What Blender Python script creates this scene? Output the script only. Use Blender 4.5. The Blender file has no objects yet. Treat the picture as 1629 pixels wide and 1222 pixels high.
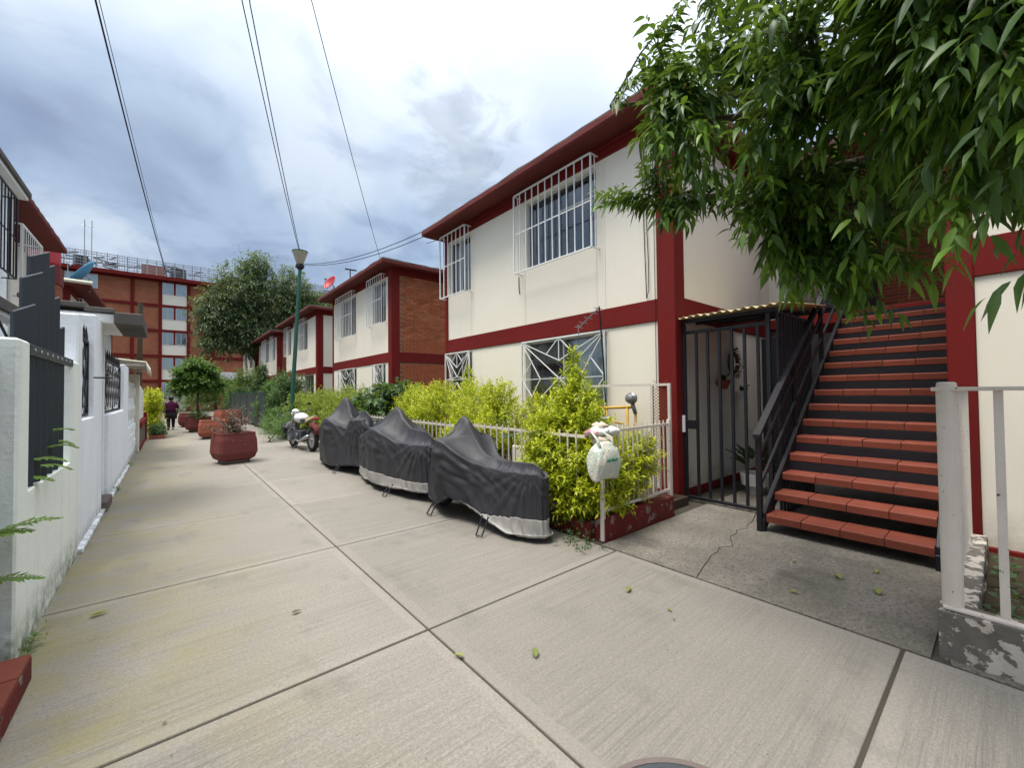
import bpy, math, random
import numpy as np
from mathutils import Vector, Matrix
random.seed(7); RNG = np.random.default_rng(11)
C = bpy.context.scene
COL = C.collection

# ---------------------------------------------------------------- camera, sky, sun, exposure
yaw, pit, rol = 0.695796832, 0.0208730214, -0.0100748314
cy_, sy_, cp_, sp_, cr_, sr_ = math.cos(yaw), math.sin(yaw), math.cos(pit), math.sin(pit), math.cos(rol), math.sin(rol)
F = Vector((sy_*cp_, cy_*cp_, sp_)); R0 = Vector((cy_, -sy_, 0)); U0 = R0.cross(F)
RR = R0*cr_ + U0*sr_; UU = -R0*sr_ + U0*cr_
cam = bpy.data.cameras.new('camera'); camo = bpy.data.objects.new('camera', cam); COL.objects.link(camo)
camo.matrix_world = Matrix(((RR.x, UU.x, -F.x, 0), (RR.y, UU.y, -F.y, 0), (RR.z, UU.z, -F.z, 1.5), (0, 0, 0, 1)))
cam.sensor_width = 36; cam.lens = 655/1629*36; cam.clip_start = .05; cam.clip_end = 900
C.camera = camo

SUN_DIR = Vector((-.31, .02, .90)).normalized()
sun = bpy.data.lights.new('sun', 'SUN'); sun.energy = 1.5; sun.angle = math.radians(20); sun.color = (1, .94, .84)
suno = bpy.data.objects.new('sun', sun); COL.objects.link(suno)
suno.rotation_euler = SUN_DIR.to_track_quat('Z', 'Y').to_euler(); suno.location = (0, 0, 20)

w = bpy.data.worlds.new('World'); C.world = w; w.use_nodes = True
nt = w.node_tree; nt.nodes.clear(); N = nt.nodes.new; LK = nt.links.new
out = N('ShaderNodeOutputWorld'); bg = N('ShaderNodeBackground'); LK(bg.outputs[0], out.inputs[0])
sky = N('ShaderNodeTexSky'); sky.sky_type = 'NISHITA'; sky.sun_disc = False
sky.sun_elevation = math.asin(SUN_DIR.z); sky.sun_rotation = math.atan2(SUN_DIR.x, SUN_DIR.y)
sky.air_density = 1.0; sky.dust_density = 2.0
tc = N('ShaderNodeTexCoord'); sp = N('ShaderNodeSeparateXYZ'); LK(tc.outputs['Generated'], sp.inputs[0])
def wm(op, a, b=None, c=None):
    n = N('ShaderNodeMath'); n.operation = op
    for i, v in enumerate((a, b, c)):
        if v is None: continue
        if isinstance(v, (int, float)): n.inputs[i].default_value = v
        else: LK(v, n.inputs[i])
    return n.outputs[0]
zz = wm('MAXIMUM', sp.outputs[2], 0.0); den = wm('ADD', zz, .22)
cx = wm('DIVIDE', sp.outputs[0], den); cyy = wm('DIVIDE', sp.outputs[1], den)
cb = N('ShaderNodeCombineXYZ'); LK(cx, cb.inputs[0]); LK(cyy, cb.inputs[1])
def wnoise(scale, det, rough, off, dist=0.0, sc=(1, 1, 1), rz=0.0):
    mp = N('ShaderNodeMapping'); mp.inputs['Location'].default_value = off; mp.inputs['Scale'].default_value = sc
    mp.inputs['Rotation'].default_value = (0, 0, rz)
    LK(cb.outputs[0], mp.inputs[0])
    n = N('ShaderNodeTexNoise'); n.inputs['Scale'].default_value = scale; n.inputs['Detail'].default_value = det
    n.inputs['Roughness'].default_value = rough; n.inputs['Distortion'].default_value = dist
    LK(mp.outputs[0], n.inputs['Vector']); return n.outputs[0]
def wramp(v, stops):
    r = N('ShaderNodeValToRGB'); LK(v, r.inputs[0]); e = r.color_ramp
    e.interpolation = 'EASE'
    while len(e.elements) < len(stops): e.elements.new(.5)
    for el, (p, c) in zip(e.elements, stops): el.position = p; el.color = (*c, 1)
    return r.outputs[0]
n1 = wnoise(.95, 5, .5, (3.1, 1.7, 0), .3, (1, .75, 1), .5)     # broad cloud deck
n2 = wnoise(2.6, 7, .55, (8.3, 4.2, 0), .5)                  # ragged scraps of darker cloud
deck = wramp(n1, ((.34, (3.0, 3.9, 5.5)), (.47, (4.6, 5.9, 7.7)), (.57, (7.1, 8.1, 9.3)), (.68, (7.4, 8.3, 9.8))))
scr = wramp(n2, ((.46, (1, 1, 1)), (.66, (.62, .65, .74))))
mx = N('ShaderNodeMix'); mx.data_type = 'RGBA'; mx.blend_type = 'MULTIPLY'; mx.inputs[0].default_value = .75
LK(deck, mx.inputs[6]); LK(scr, mx.inputs[7])
# two ragged grey scraps of low cloud beside the big house
def scrap(d, lo, hi, off):
    q = N('ShaderNodeVectorMath'); q.operation = 'DOT_PRODUCT'; LK(tc.outputs['Generated'], q.inputs[0]); q.inputs[1].default_value = Vector(d).normalized()
    mr = N('ShaderNodeMapRange'); mr.inputs['From Min'].default_value = lo; mr.inputs['From Max'].default_value = hi; LK(q.outputs['Value'], mr.inputs[0])
    t = wm('ADD', mr.outputs[0], wm('MULTIPLY', wm('SUBTRACT', wnoise(6.5, 6, .6, off, .6), .5), 2.6)); r = N('ShaderNodeMapRange'); r.interpolation_type = 'SMOOTHSTEP'
    r.inputs['From Min'].default_value = .45; r.inputs['From Max'].default_value = 1.15; LK(t, r.inputs[0]); return wm('MULTIPLY', wm('MULTIPLY', r.outputs[0], wm('MINIMUM', wm('MULTIPLY', mr.outputs[0], 3.0), 1.0)), .24)
SCRAP1, SCRAP2 = (.447, .706, .549), (.474, .749, .463)
sm = wm('MAXIMUM', scrap(SCRAP1, .988, .999, (1, 5, 0)), scrap(SCRAP2, .990, .999, (4, 2, 0)))
# a thin, bright stretch of the cloud deck
dp = N('ShaderNodeVectorMath'); dp.operation = 'DOT_PRODUCT'; LK(tc.outputs['Generated'], dp.inputs[0]); dp.inputs[1].default_value = Vector((.60, .42, .68)).normalized()
gl = wm('POWER', wm('MAXIMUM', dp.outputs['Value'], 0.0), 7.0)
gain = wm('ADD', wm('MULTIPLY', gl, .12), wm('ADD', .42, wm('MULTIPLY', wm('POWER', zz, 5.0), 2.8)))
mz = N('ShaderNodeMix'); mz.data_type = 'RGBA'; LK(wm('POWER', zz, 3.0), mz.inputs[0]); LK(mx.outputs[2], mz.inputs[6]); mz.inputs[7].default_value = (8.2, 8.1, 7.7, 1)   # the thick deck overhead is neutral
vm = N('ShaderNodeVectorMath'); vm.operation = 'SCALE'; LK(mz.outputs[2], vm.inputs[0]); LK(wm('MULTIPLY', gain, wm('SUBTRACT', 1.0, sm)), vm.inputs['Scale'])
mix = N('ShaderNodeMix'); mix.data_type = 'RGBA'; mix.inputs[0].default_value = .86
LK(sky.outputs[0], mix.inputs[6]); LK(vm.outputs[0], mix.inputs[7])
LK(mix.outputs[2], bg.inputs[0]); bg.inputs[1].default_value = .088

C.view_settings.view_transform = 'Standard'; C.view_settings.look = 'None'
C.view_settings.gamma = 1; C.view_settings.exposure = 1.32; C.view_settings.use_curve_mapping = False
C.cycles.max_bounces = 7; C.cycles.diffuse_bounces = 3; C.cycles.transparent_max_bounces = 10

# ---------------------------------------------------------------- helpers
WL = {}
def tag(o, label=None, cat=None, group=None, kind=None):
    if label: o['label'] = label
    if cat: o['category'] = cat
    if group: o['group'] = group
    if kind: o['kind'] = kind
    return o
def thing(name, label, cat, loc=(0, 0, 0), rz=0.0, group=None):
    o = bpy.data.objects.new(name, None); COL.objects.link(o)
    o.location = loc; o.rotation_euler = (0, 0, rz); o.empty_display_size = .1
    WL[o.name] = Vector(loc)
    return tag(o, label, cat, group)
def sub(parent): return WL.get(parent.name, Vector((0, 0, 0))) if parent else Vector((0, 0, 0))
def copy_tree(o, parent=None):
    c = o.copy(); COL.objects.link(c)
    if parent is not None:
        c.parent = parent
    for ch in list(o.children): copy_tree(ch, c)
    return c

class MB:
    def __init__(s): s.v = []; s.f = []
    def add(s, vs, fs):
        b = len(s.v); s.v += [tuple(v) for v in vs]; s.f += [tuple(b+i for i in f) for f in fs]; return s
    def box(s, x0, x1, y0, y1, z0, z1):
        x0, x1 = min(x0, x1), max(x0, x1); y0, y1 = min(y0, y1), max(y0, y1); z0, z1 = min(z0, z1), max(z0, z1)
        return s.add([(x0, y0, z0), (x1, y0, z0), (x1, y1, z0), (x0, y1, z0), (x0, y0, z1), (x1, y0, z1), (x1, y1, z1), (x0, y1, z1)],
                     [(0, 3, 2, 1), (4, 5, 6, 7), (0, 1, 5, 4), (1, 2, 6, 5), (2, 3, 7, 6), (3, 0, 4, 7)])
    def bar(s, a, b, w, h=None, up=(0, 0, 1)):
        a, b = Vector(a), Vector(b); h = h or w; d = (b-a).normalized(); u = Vector(up)
        if abs(d.dot(u)) > .98: u = Vector((1, 0, 0))
        r = d.cross(u).normalized(); u = r.cross(d)
        vs = [p + r*sx*w/2 + u*sz*h/2 for p in (a, b) for sx, sz in ((-1, -1), (1, -1), (1, 1), (-1, 1))]
        return s.add(vs, [(0, 1, 2, 3), (7, 6, 5, 4), (0, 4, 5, 1), (1, 5, 6, 2), (2, 6, 7, 3), (3, 7, 4, 0)])
    def tube(s, pts, r, n=8, cap=True):
        pts = [Vector(p) for p in pts]; rs = r if isinstance(r, (list, tuple)) else [r]*len(pts)
        base = len(s.v); u = None; vs = []; fs = []
        for i, p in enumerate(pts):
            d = (pts[min(i+1, len(pts)-1)] - pts[max(i-1, 0)]).normalized()
            if u is None:
                u = Vector((0, 0, 1)) if abs(d.z) < .9 else Vector((1, 0, 0))
            u = (u - d*u.dot(d)).normalized(); q = d.cross(u)
            for k in range(n):
                a = 2*math.pi*k/n; vs.append(p + (u*math.cos(a) + q*math.sin(a))*rs[i])
        for i in range(len(pts)-1):
            for k in range(n):
                k2 = (k+1) % n; fs.append((i*n+k, i*n+k2, (i+1)*n+k2, (i+1)*n+k))
        if cap:
            fs.append(tuple(range(n))[::-1]); fs.append(tuple((len(pts)-1)*n+k for k in range(n)))
        return s.add(vs, fs)
    def lathe(s, c, prof, n=24, axis='z'):
        c = Vector(c); vs = []; fs = []
        for r, h in prof:
            for k in range(n):
                a = 2*math.pi*k/n
                if axis == 'z': vs.append(c + Vector((r*math.cos(a), r*math.sin(a), h)))
                elif axis == 'x': vs.append(c + Vector((h, r*math.cos(a), r*math.sin(a))))
                else: vs.append(c + Vector((r*math.sin(a), h, r*math.cos(a))))
        for i in range(len(prof)-1):
            for k in range(n):
                k2 = (k+1) % n; fs.append((i*n+k, i*n+k2, (i+1)*n+k2, (i+1)*n+k))
        fs.append(tuple(range(n))[::-1]); fs.append(tuple((len(prof)-1)*n+k for k in range(n)))
        return s.add(vs, fs)
    def loft(s, rings, cap=True):
        n = len(rings[0]); vs = [p for r in rings for p in r]; fs = []
        for i in range(len(rings)-1):
            for k in range(n):
                k2 = (k+1) % n; fs.append((i*n+k, i*n+k2, (i+1)*n+k2, (i+1)*n+k))
        if cap: fs.append(tuple(range(n))[::-1]); fs.append(tuple((len(rings)-1)*n+k for k in range(n)))
        return s.add(vs, fs)
    def build(s, name, mat, parent=None, bevel=0.0, smooth=False, local=False, label=None, kind=None, sub_=0, seg=1):
        off = Vector((0, 0, 0)) if local else sub(parent)
        me = bpy.data.meshes.new(name)
        me.from_pydata([(v[0]-off.x, v[1]-off.y, v[2]-off.z) for v in s.v], [], s.f)
        if mat: me.materials.append(mat)
        if smooth: me.shade_smooth()
        me.validate(); me.update()
        o = bpy.data.objects.new(name, me); COL.objects.link(o)
        if parent is not None: o.parent = parent
        WL[o.name] = off.copy()
        if bevel:
            m = o.modifiers.new('bevel', 'BEVEL'); m.width = bevel; m.segments = seg; m.limit_method = 'ANGLE'; m.angle_limit = math.radians(40)
        if sub_:
            m = o.modifiers.new('sub', 'SUBSURF'); m.levels = m.render_levels = sub_
        if label: o['label'] = label
        if kind: o['kind'] = kind
        return o
def npmesh(name, V, T, mat, parent=None, tint=None, smooth=False, local=False, kind=None, label=None):
    """triangle mesh straight from arrays"""
    off = sub(parent) if not local else Vector((0, 0, 0))
    V = np.asarray(V, np.float32).reshape(-1, 3) - np.array(off, np.float32); T = np.asarray(T, np.int32).reshape(-1, 3)
    me = bpy.data.meshes.new(name)
    me.vertices.add(len(V)); me.vertices.foreach_set('co', V.ravel())
    me.loops.add(T.size); me.loops.foreach_set('vertex_index', T.ravel())
    me.polygons.add(len(T)); me.polygons.foreach_set('loop_start', np.arange(0, T.size, 3, dtype=np.int32))
    if tint is not None:
        a = me.attributes.new('tint', 'FLOAT', 'POINT'); a.data.foreach_set('value', np.asarray(tint, np.float32).ravel())
    me.update(calc_edges=True); me.validate()
    if smooth: me.shade_smooth()
    if mat: me.materials.append(mat)
    o = bpy.data.objects.new(name, me); COL.objects.link(o)
    if parent is not None: o.parent = parent
    WL[o.name] = off.copy()
    if kind: o['kind'] = kind
    if label: o['label'] = label
    return o

# ---------------------------------------------------------------- materials
class NT:
    def __init__(s, name):
        s.m = bpy.data.materials.new(name); s.m.use_nodes = True; s.t = s.m.node_tree
        s.b = s.t.nodes['Principled BSDF']; s.o = s.t.nodes['Material Output']
        s.geo = s.n('ShaderNodeNewGeometry'); s.pos = s.geo.outputs['Position']
    def n(s, k): return s.t.nodes.new(k)
    def l(s, a, b): s.t.links.new(a, b)
    def put(s, inp, v):
        if isinstance(v, (int, float)): inp.default_value = v
        elif isinstance(v, tuple): inp.default_value = (*v, 1) if len(v) == 3 and inp.type == 'RGBA' else v
        else: s.l(v, inp)
    def noise(s, scale, det=3, rough=.55, sc=None, dist=0.0, vec=None, rz=0.0):
        v = vec or s.pos
        if sc or rz:
            mp = s.n('ShaderNodeMapping'); mp.inputs['Scale'].default_value = sc or (1, 1, 1); mp.inputs['Rotation'].default_value = (0, 0, rz); s.l(v, mp.inputs[0]); v = mp.outputs[0]
        n = s.n('ShaderNodeTexNoise'); n.inputs['Scale'].default_value = scale; n.inputs['Detail'].default_value = det
        n.inputs['Roughness'].default_value = rough; n.inputs['Distortion'].default_value = dist; s.l(v, n.inputs['Vector'])
        return n.outputs[0]
    def ramp(s, v, stops):
        r = s.n('ShaderNodeValToRGB'); s.l(v, r.inputs[0]); e = r.color_ramp
        while len(e.elements) < len(stops): e.elements.new(.5)
        for el, (p, c) in zip(e.elements, stops):
            el.position = p; el.color = (*c, 1) if isinstance(c, tuple) else (c, c, c, 1)
        return r.outputs[0]
    def mix(s, f, a, b, mode='MIX'):
        m = s.n('ShaderNodeMix'); m.data_type = 'RGBA'; m.blend_type = mode
        s.put(m.inputs[0], f); s.put(m.inputs[6], a); s.put(m.inputs[7], b); return m.outputs[2]
    def math(s, op, a, b=0.0, clamp=False):
        m = s.n('ShaderNodeMath'); m.operation = op; m.use_clamp = clamp; s.put(m.inputs[0], a); s.put(m.inputs[1], b); return m.outputs[0]
    def xyz(s, v=None):
        x = s.n('ShaderNodeSeparateXYZ'); s.l(v or s.pos, x.inputs[0]); return x.outputs
    def bump(s, h, strength, dist=.01, prev=None):
        b = s.n('ShaderNodeBump'); b.inputs['Strength'].default_value = strength; b.inputs['Distance'].default_value = dist
        s.l(h, b.inputs['Height'])
        if prev is not None: s.l(prev, b.inputs['Normal'])
        return b.outputs[0]
    def attr(s, name):
        a = s.n('ShaderNodeAttribute'); a.attribute_name = name; return a.outputs['Fac']
def paint(name, col, col2=None, rough=.75, amt=.5, sc=1.3, bump=.25, bsc=90, fine=.08, streak=0.0, streakcol=(.12, .11, .09), metal=0.0, chips=None, spec=.5, foot=None, rnd=0.0):
    m = NT(name); c2 = col2 or tuple(x*.72 for x in col)
    n = m.noise(sc, 6, .6); c = m.mix(m.math('MULTIPLY', m.ramp(n, ((.32, 0.0), (.72, 1.0))), amt), col, c2)
    f = m.noise(bsc, 3, .6)
    if fine: c = m.mix(fine*2, c, m.mix(f, tuple(x*.6 for x in col), tuple(min(1, x*1.35) for x in col)))
    if streak:
        s = m.noise(9, 4, .6, (1, 1, .09)); c = m.mix(m.math('MULTIPLY', m.ramp(s, ((.5, 0.0), (.75, 1.0))), streak), c, streakcol)
    if chips:
        ch = m.noise(chips[1], 5, .65); c = m.mix(m.ramp(ch, ((chips[2], 0.0), (chips[2]+.02, 1.0))), c, chips[0])
    if foot:    # splashed dirt that creeps up from the ground
        z = m.xyz()[2]; k = m.math('SUBTRACT', foot[1], z); k = m.math('MULTIPLY', k, 1/foot[1], True)
        k = m.math('MULTIPLY', k, m.ramp(m.noise(6, 5, .7), ((.3, 0.0), (.65, 1.0)))); c = m.mix(k, c, foot[0])
    if rnd:
        oi = m.n('ShaderNodeObjectInfo').outputs['Random']; c = m.mix(m.math('MULTIPLY', oi, rnd), c, tuple(x*.45 for x in col))
    m.put(m.b.inputs['Base Color'], c); m.b.inputs['Roughness'].default_value = rough; m.b.inputs['Metallic'].default_value = metal
    m.b.inputs['Specular IOR Level'].default_value = spec if rough < .6 else min(spec, .15)
    if bump: m.l(m.bump(f, bump, .004), m.b.inputs['Normal'])
    return m.m
def stucco(name, col, col2, grain=55, strength=.9, **k):
    """rough thrown render: coarse lumps plus paint noise"""
    m = NT(name); n = m.noise(1.1, 6, .62); c = m.mix(m.ramp(n, ((.35, 0.0), (.7, .6))), col, col2)
    g = m.noise(grain, 4, .65); g2 = m.noise(grain*.3, 2, .5)
    s = m.noise(7, 5, .65, (1, 1, .07)); c = m.mix(m.ramp(s, ((.52, 0.0), (.8, k.get('streak', .35)))), c, k.get('streakcol', (.25, .27, .22)))
    z = m.xyz()[2]; kk = m.math('MULTIPLY', m.math('SUBTRACT', k.get('fz', .3), z), 1/k.get('fz', .3), True)
    c = m.mix(m.math('MULTIPLY', kk, m.ramp(m.noise(9, 5, .7), ((.35, 0.0), (.6, 1.0)))), c, k.get('footcol', (.16, .17, .13)))
    m.put(m.b.inputs['Base Color'], c); m.b.inputs['Roughness'].default_value = .85
    b = m.bump(g2, strength*.5, .02); m.l(m.bump(g, strength, .008, b), m.b.inputs['Normal'])
    return m.m
def concrete(name, c1, c2, broom=True, moss=0.0, mossx=None, speck=.3, dark=.0):
    m = NT(name); p = m.xyz()
    n = m.noise(1.1, 7, .62); n2 = m.noise(.45, 4, .5)
    c = m.mix(m.ramp(n, ((.3, 0.0), (.7, 1.0))), c1, c2)
    c = m.mix(m.math('MULTIPLY', m.ramp(n2, ((.45, 0.0), (.75, 1.0))), .55), c, tuple(x*.74 for x in c2))
    g = m.noise(150, 4, .75); c = m.mix(speck, c, m.mix(m.ramp(g, ((.34, 0.0), (.66, 1.0))), tuple(x*.42 for x in c1), tuple(min(1, x*1.5) for x in c1)))
    g3 = m.noise(60, 4, .75); c = m.mix(.30, c, m.mix(m.ramp(g3, ((.38, 0.0), (.62, 1.0))), tuple(x*.5 for x in c1), tuple(min(1, x*1.35) for x in c1)))
    if broom:
        br = m.noise(1.0, 5, .7, (2.2, 120, 1), .0, None, .03)
        br2 = m.noise(1.0, 3, .6, (.9, 38, 1), .0, None, .03)
        bb = m.math('ADD', m.math('MULTIPLY', br, .6), m.math('MULTIPLY', br2, .4))
        gx = m.xyz(m.n('ShaderNodeTexCoord').outputs['Generated']); ed = None
        for q in (gx[0], m.math('SUBTRACT', 1.0, gx[0]), gx[1], m.math('SUBTRACT', 1.0, gx[1])): ed = q if ed is None else m.math('MINIMUM', ed, q)
        inn = m.ramp(ed, ((.034, 0.0), (.040, 1.0)))        # trowelled margin round every slab
        part = m.ramp(m.noise(.7, 2, .5), ((.36, .35), (.60, 1.0)))
        c = m.mix(m.math('MULTIPLY', m.math('MULTIPLY', m.ramp(bb, ((.40, .5), (.54, 0.0))), inn), part), c, tuple(x*.5 for x in c2))
        c = m.mix(m.math('MULTIPLY', m.math('SUBTRACT', 1.0, inn), .14), c, tuple(min(1, x*1.12) for x in c1))
        nrm = m.bump(m.math('MULTIPLY', bb, inn), .6, .006)
    else:
        pit = m.noise(30, 6, .78); c = m.mix(m.ramp(pit, ((.40, .75), (.50, 0.0))), c, tuple(x*.45 for x in c2)); c = m.mix(m.ramp(pit, ((.56, 0.0), (.68, .55))), c, tuple(min(1, x*1.5) for x in c1)); nrm = m.bump(pit, .9, .012)
    if moss:
        if mossx is not None:
            k = m.math('MULTIPLY', m.math('SUBTRACT', mossx[1], p[0]), 1/(mossx[1]-mossx[0]), True); k = m.math('POWER', k, 1.2)
        else: k = 1.0
        ms = m.noise(1.0, 7, .7, (1.8, 2.6, 1), .6); k = m.math('MULTIPLY', m.ramp(ms, ((.38, 0.0), (.68, 1.0))), k)
        c = m.mix(m.math('MULTIPLY', k, moss), c, (.24, .205, .06) if mossx else (.06, .065, .035))
    st = m.noise(2.3, 5, .6, (1, .6, 1)); c = m.mix(m.ramp(st, ((.56, 0.0), (.74, .42+dark))), c, tuple(x*.38 for x in c2))
    cr = m.n('ShaderNodeTexVoronoi'); cr.inputs['Scale'].default_value = 11; m.l(m.pos, cr.inputs['Vector'])
    c = m.mix(m.ramp(cr.outputs[0], ((.045, .55), (.07, 0.0))), c, tuple(x*.35 for x in c2))
    oi = m.n('ShaderNodeObjectInfo').outputs['Random']; c = m.mix(m.math('MULTIPLY', oi, .28), c, tuple(x*.62 for x in c2))
    m.put(m.b.inputs['Base Color'], c); m.b.inputs['Roughness'].default_value = .9
    m.l(m.bump(g, .5, .003, nrm), m.b.inputs['Normal'])
    return m.m
def brickmat(name, c1, c2, mortar, bw=.24, bh=.065, axis='y', mw=.008):
    m = NT(name); p = m.xyz(); cb = m.n('ShaderNodeCombineXYZ'); m.l(p[1] if axis == 'y' else p[0], cb.inputs[0]); m.l(p[2], cb.inputs[1])
    b = m.n('ShaderNodeTexBrick'); m.l(cb.outputs[0], b.inputs['Vector']); b.inputs['Scale'].default_value = 1
    b.inputs['Brick Width'].default_value = bw; b.inputs['Row Height'].default_value = bh; b.inputs['Mortar Size'].default_value = mw
    b.inputs['Color1'].default_value = (*c1, 1); b.inputs['Color2'].default_value = (*c2, 1); b.inputs['Mortar'].default_value = (*mortar, 1); b.inputs['Mortar Smooth'].default_value = .2
    c = m.mix(m.ramp(m.noise(1.6, 6, .6), ((.35, 0.0), (.75, .6))), b.outputs['Color'], tuple(x*.5 for x in c1))
    m.put(m.b.inputs['Base Color'], c); m.b.inputs['Roughness'].default_value = .9
    m.b.inputs['Specular IOR Level'].default_value = .15; m.l(m.bump(m.math('SUBTRACT', 1.0, b.outputs['Fac']), .7, .008), m.b.inputs['Normal']); return m.m
def leafmat(name, dark, mid, light, rough=.42, trans=.35, spec=.5):
    m = NT(name); t = m.attr('tint')
    c = m.ramp(t, ((0.0, dark), (.5, mid), (1.0, light)))
    c = m.mix(.35, c, m.mix(m.noise(14, 3, .6), tuple(x*.55 for x in dark), tuple(min(1, x*1.3) for x in mid)))
    m.put(m.b.inputs['Base Color'], c); m.b.inputs['Roughness'].default_value = rough; m.b.inputs['Specular IOR Level'].default_value = spec
    tr = m.n('ShaderNodeBsdfTranslucent'); m.put(tr.inputs[0], m.mix(.5, c, (.35, .5, .05), 'MIX'))
    ms = m.n('ShaderNodeMixShader'); ms.inputs[0].default_value = trans
    m.l(m.b.outputs[0], ms.inputs[1]); m.l(tr.outputs[0], ms.inputs[2]); m.l(ms.outputs[0], m.o.inputs[0]); return m.m
def glassmat(name, tintc=(.9, .95, .95), alpha=.35):
    m = NT(name); g = m.n('ShaderNodeBsdfGlossy'); g.inputs['Roughness'].default_value = .06; g.inputs[0].default_value = (.85, .9, .95, 1)
    t = m.n('ShaderNodeBsdfTransparent'); t.inputs[0].default_value = (*tintc, 1); f = m.n('ShaderNodeFresnel'); f.inputs[0].default_value = 1.5
    k = m.math('ADD', m.math('MULTIPLY', f.outputs[0], .9), alpha*.25, True)
    m.l(m.bump(m.noise(1.6, 2, .5), .05, .05), g.inputs['Normal'])
    ms = m.n('ShaderNodeMixShader'); m.put(ms.inputs[0], k); m.l(t.outputs[0], ms.inputs[1]); m.l(g.outputs[0], ms.inputs[2]); m.l(ms.outputs[0], m.o.inputs[0]); return m.m

MAT = {}
MAT['slab'] = concrete('light broomed concrete', (.262, .24, .208), (.205, .188, .163), True, .85, (-.7, 1.0), .55)
MAT['drive'] = concrete('old dark concrete', (.27, .24, .21), (.165, .148, .128), False, .6, None, .6, .45)
MAT['joint'] = paint('joint dirt', (.07, .062, .05), (.035, .03, .025), .95)
MAT['soil'] = paint('soil', (.06, .045, .03), (.03, .024, .016), .95, bsc=30, bump=1)
MAT['cream'] = paint('cream wall paint', (.84, .78, .665), (.78, .715, .60), .8, .45, 1.0, .35, 70, .05, .045, (.42, .37, .29), foot=((.35, .31, .24), .5))
MAT['cream2'] = paint('pale cream wall paint', (.72, .68, .59), (.62, .58, .50), .8, .5, 1.2, .3, 60, .05, .22, (.38, .34, .28))
MAT['red'] = paint('dark red paint', (.165, .013, .011), (.12, .012, .010), .7, .6, 1.8, .35, 60, .08, .25, (.10, .03, .025), spec=.3)
MAT['redroof'] = paint('faded red roof slab', (.16, .035, .032), (.10, .035, .03), .75, .7, 2.5, .6, 50, .1, .3, (.05, .03, .028))
MAT['roofgrey'] = paint('weathered roof cement', (.13, .12, .11), (.06, .055, .05), .95, .7, 3, .8, 40, .15)
MAT['redcurb'] = paint('worn red curb', (.15, .022, .02), (.07, .03, .025), .8, .8, 3, .8, 40, .15, chips=((.20, .17, .15), 8, .59))
MAT['white'] = paint('white enamel', (.78, .78, .77), (.66, .66, .64), .45, .5, 3, .1, 80, .04)
MAT['oldwhite'] = paint('chipped white enamel', (.68, .62, .56), (.55, .47, .40), .5, .6, 4, .3, 60, .06, chips=((.10, .045, .03), 24, .655))
MAT['black'] = paint('black enamel', (.010, .010, .014), (.018, .018, .022), .45, .5, 3, .1, 80, .05, spec=.35)
MAT['slat'] = paint('dark slate metal', (.028, .04, .052), (.02, .03, .04), .4, .5, 3, .12, 60, .05)
MAT['frame'] = paint('aluminium frame', (.55, .55, .55), (.42, .42, .42), .4, .4, 3, 0, 80, .03, metal=.5)
MAT['glass'] = glassmat('window glass')
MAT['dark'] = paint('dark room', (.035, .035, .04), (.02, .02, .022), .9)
MAT['curtain'] = paint('grey curtain', (.60, .64, .68), (.42, .46, .52), .9, .6, 2, 0, 60, .05)
MAT['curtain2'] = paint('white curtain', (.78, .78, .76), (.66, .66, .66), .9, .6, 2, 0, 60, .05)
MAT['mint'] = stucco('pale greenish white render', (.80, .84, .80), (.72, .77, .73), 40, .5, streak=.38, streakcol=(.36, .40, .35), fz=.3, footcol=(.12, .14, .08))
MAT['wwhite'] = stucco('white rough render', (.86, .89, .94), (.80, .83, .88), 42, 1.0, streak=.22, fz=.2)
MAT['tile'] = paint('red clay tile', (.235, .062, .038), (.14, .04, .028), .62, .9, 5, .35, 60, .16, chips=((.16, .07, .05), 9, .66), rnd=.55)
MAT['tread'] = paint('cement tread', (.16, .13, .12), (.08, .07, .065), .9, .7, 4, .6, 50, .12)
MAT['brick1'] = paint('brick clay', (.46, .14, .065), (.32, .09, .045), .88, .9, 6, .6, 60, .15, rnd=.6)
MAT['brick2'] = paint('brick pale clay', (.50, .18, .085), (.36, .12, .06), .88, .9, 6, .6, 60, .15, rnd=.6)
MAT['mortar'] = paint('mortar', (.34, .22, .15), (.22, .13, .09), .95, .6, 4, .6, 60, .12)
MAT['bricky'] = brickmat('brick wall along y', (.29, .085, .045), (.21, .055, .033), (.30, .16, .11), axis='y')
MAT['brickx'] = brickmat('brick wall along x', (.29, .085, .045), (.21, .055, .033), (.30, .16, .11), axis='x')
MAT['brickfar'] = brickmat('far brick along x', (.42, .15, .08), (.34, .115, .06), (.38, .2, .13), .26, .08, 'x', .006)
MAT['planter'] = paint('dark red planter paint', (.165, .042, .038), (.12, .048, .043), .8, .7, 4, .7, 45, .12, chips=((.40, .30, .27), 17, .66))
MAT['planter2'] = paint('orange red planter paint', (.30, .095, .062), (.22, .08, .055), .8, .7, 4, .7, 45, .12, chips=((.16, .06, .05), 13, .66))
MAT['green'] = paint('green lamp post paint', (.02, .10, .065), (.015, .07, .05), .45, .6, 3, .1, 60, .08)
MAT['lampshade'] = paint('yellowed lamp shade', (.38, .34, .25), (.27, .24, .18), .45, .6, 5, .1, 60, .05)
MAT['bark'] = paint('bark', (.10, .075, .055), (.05, .04, .03), .95, .8, 8, 1.0, 40, .2)
MAT['twig'] = paint('green twig', (.16, .15, .07), (.10, .09, .05), .8, .5, 8)
MAT['drytwig'] = paint('dry twig', (.15, .095, .07), (.08, .055, .045), .95, .6, 8)
MAT['yellow'] = paint('yellow pipe paint', (.62, .38, .03), (.45, .25, .02), .45, .6, 6, .1, 60, .1)
MAT['grey'] = paint('grey metal', (.34, .35, .36), (.22, .23, .24), .4, .6, 5, .1, 60, .05, metal=.6)
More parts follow.
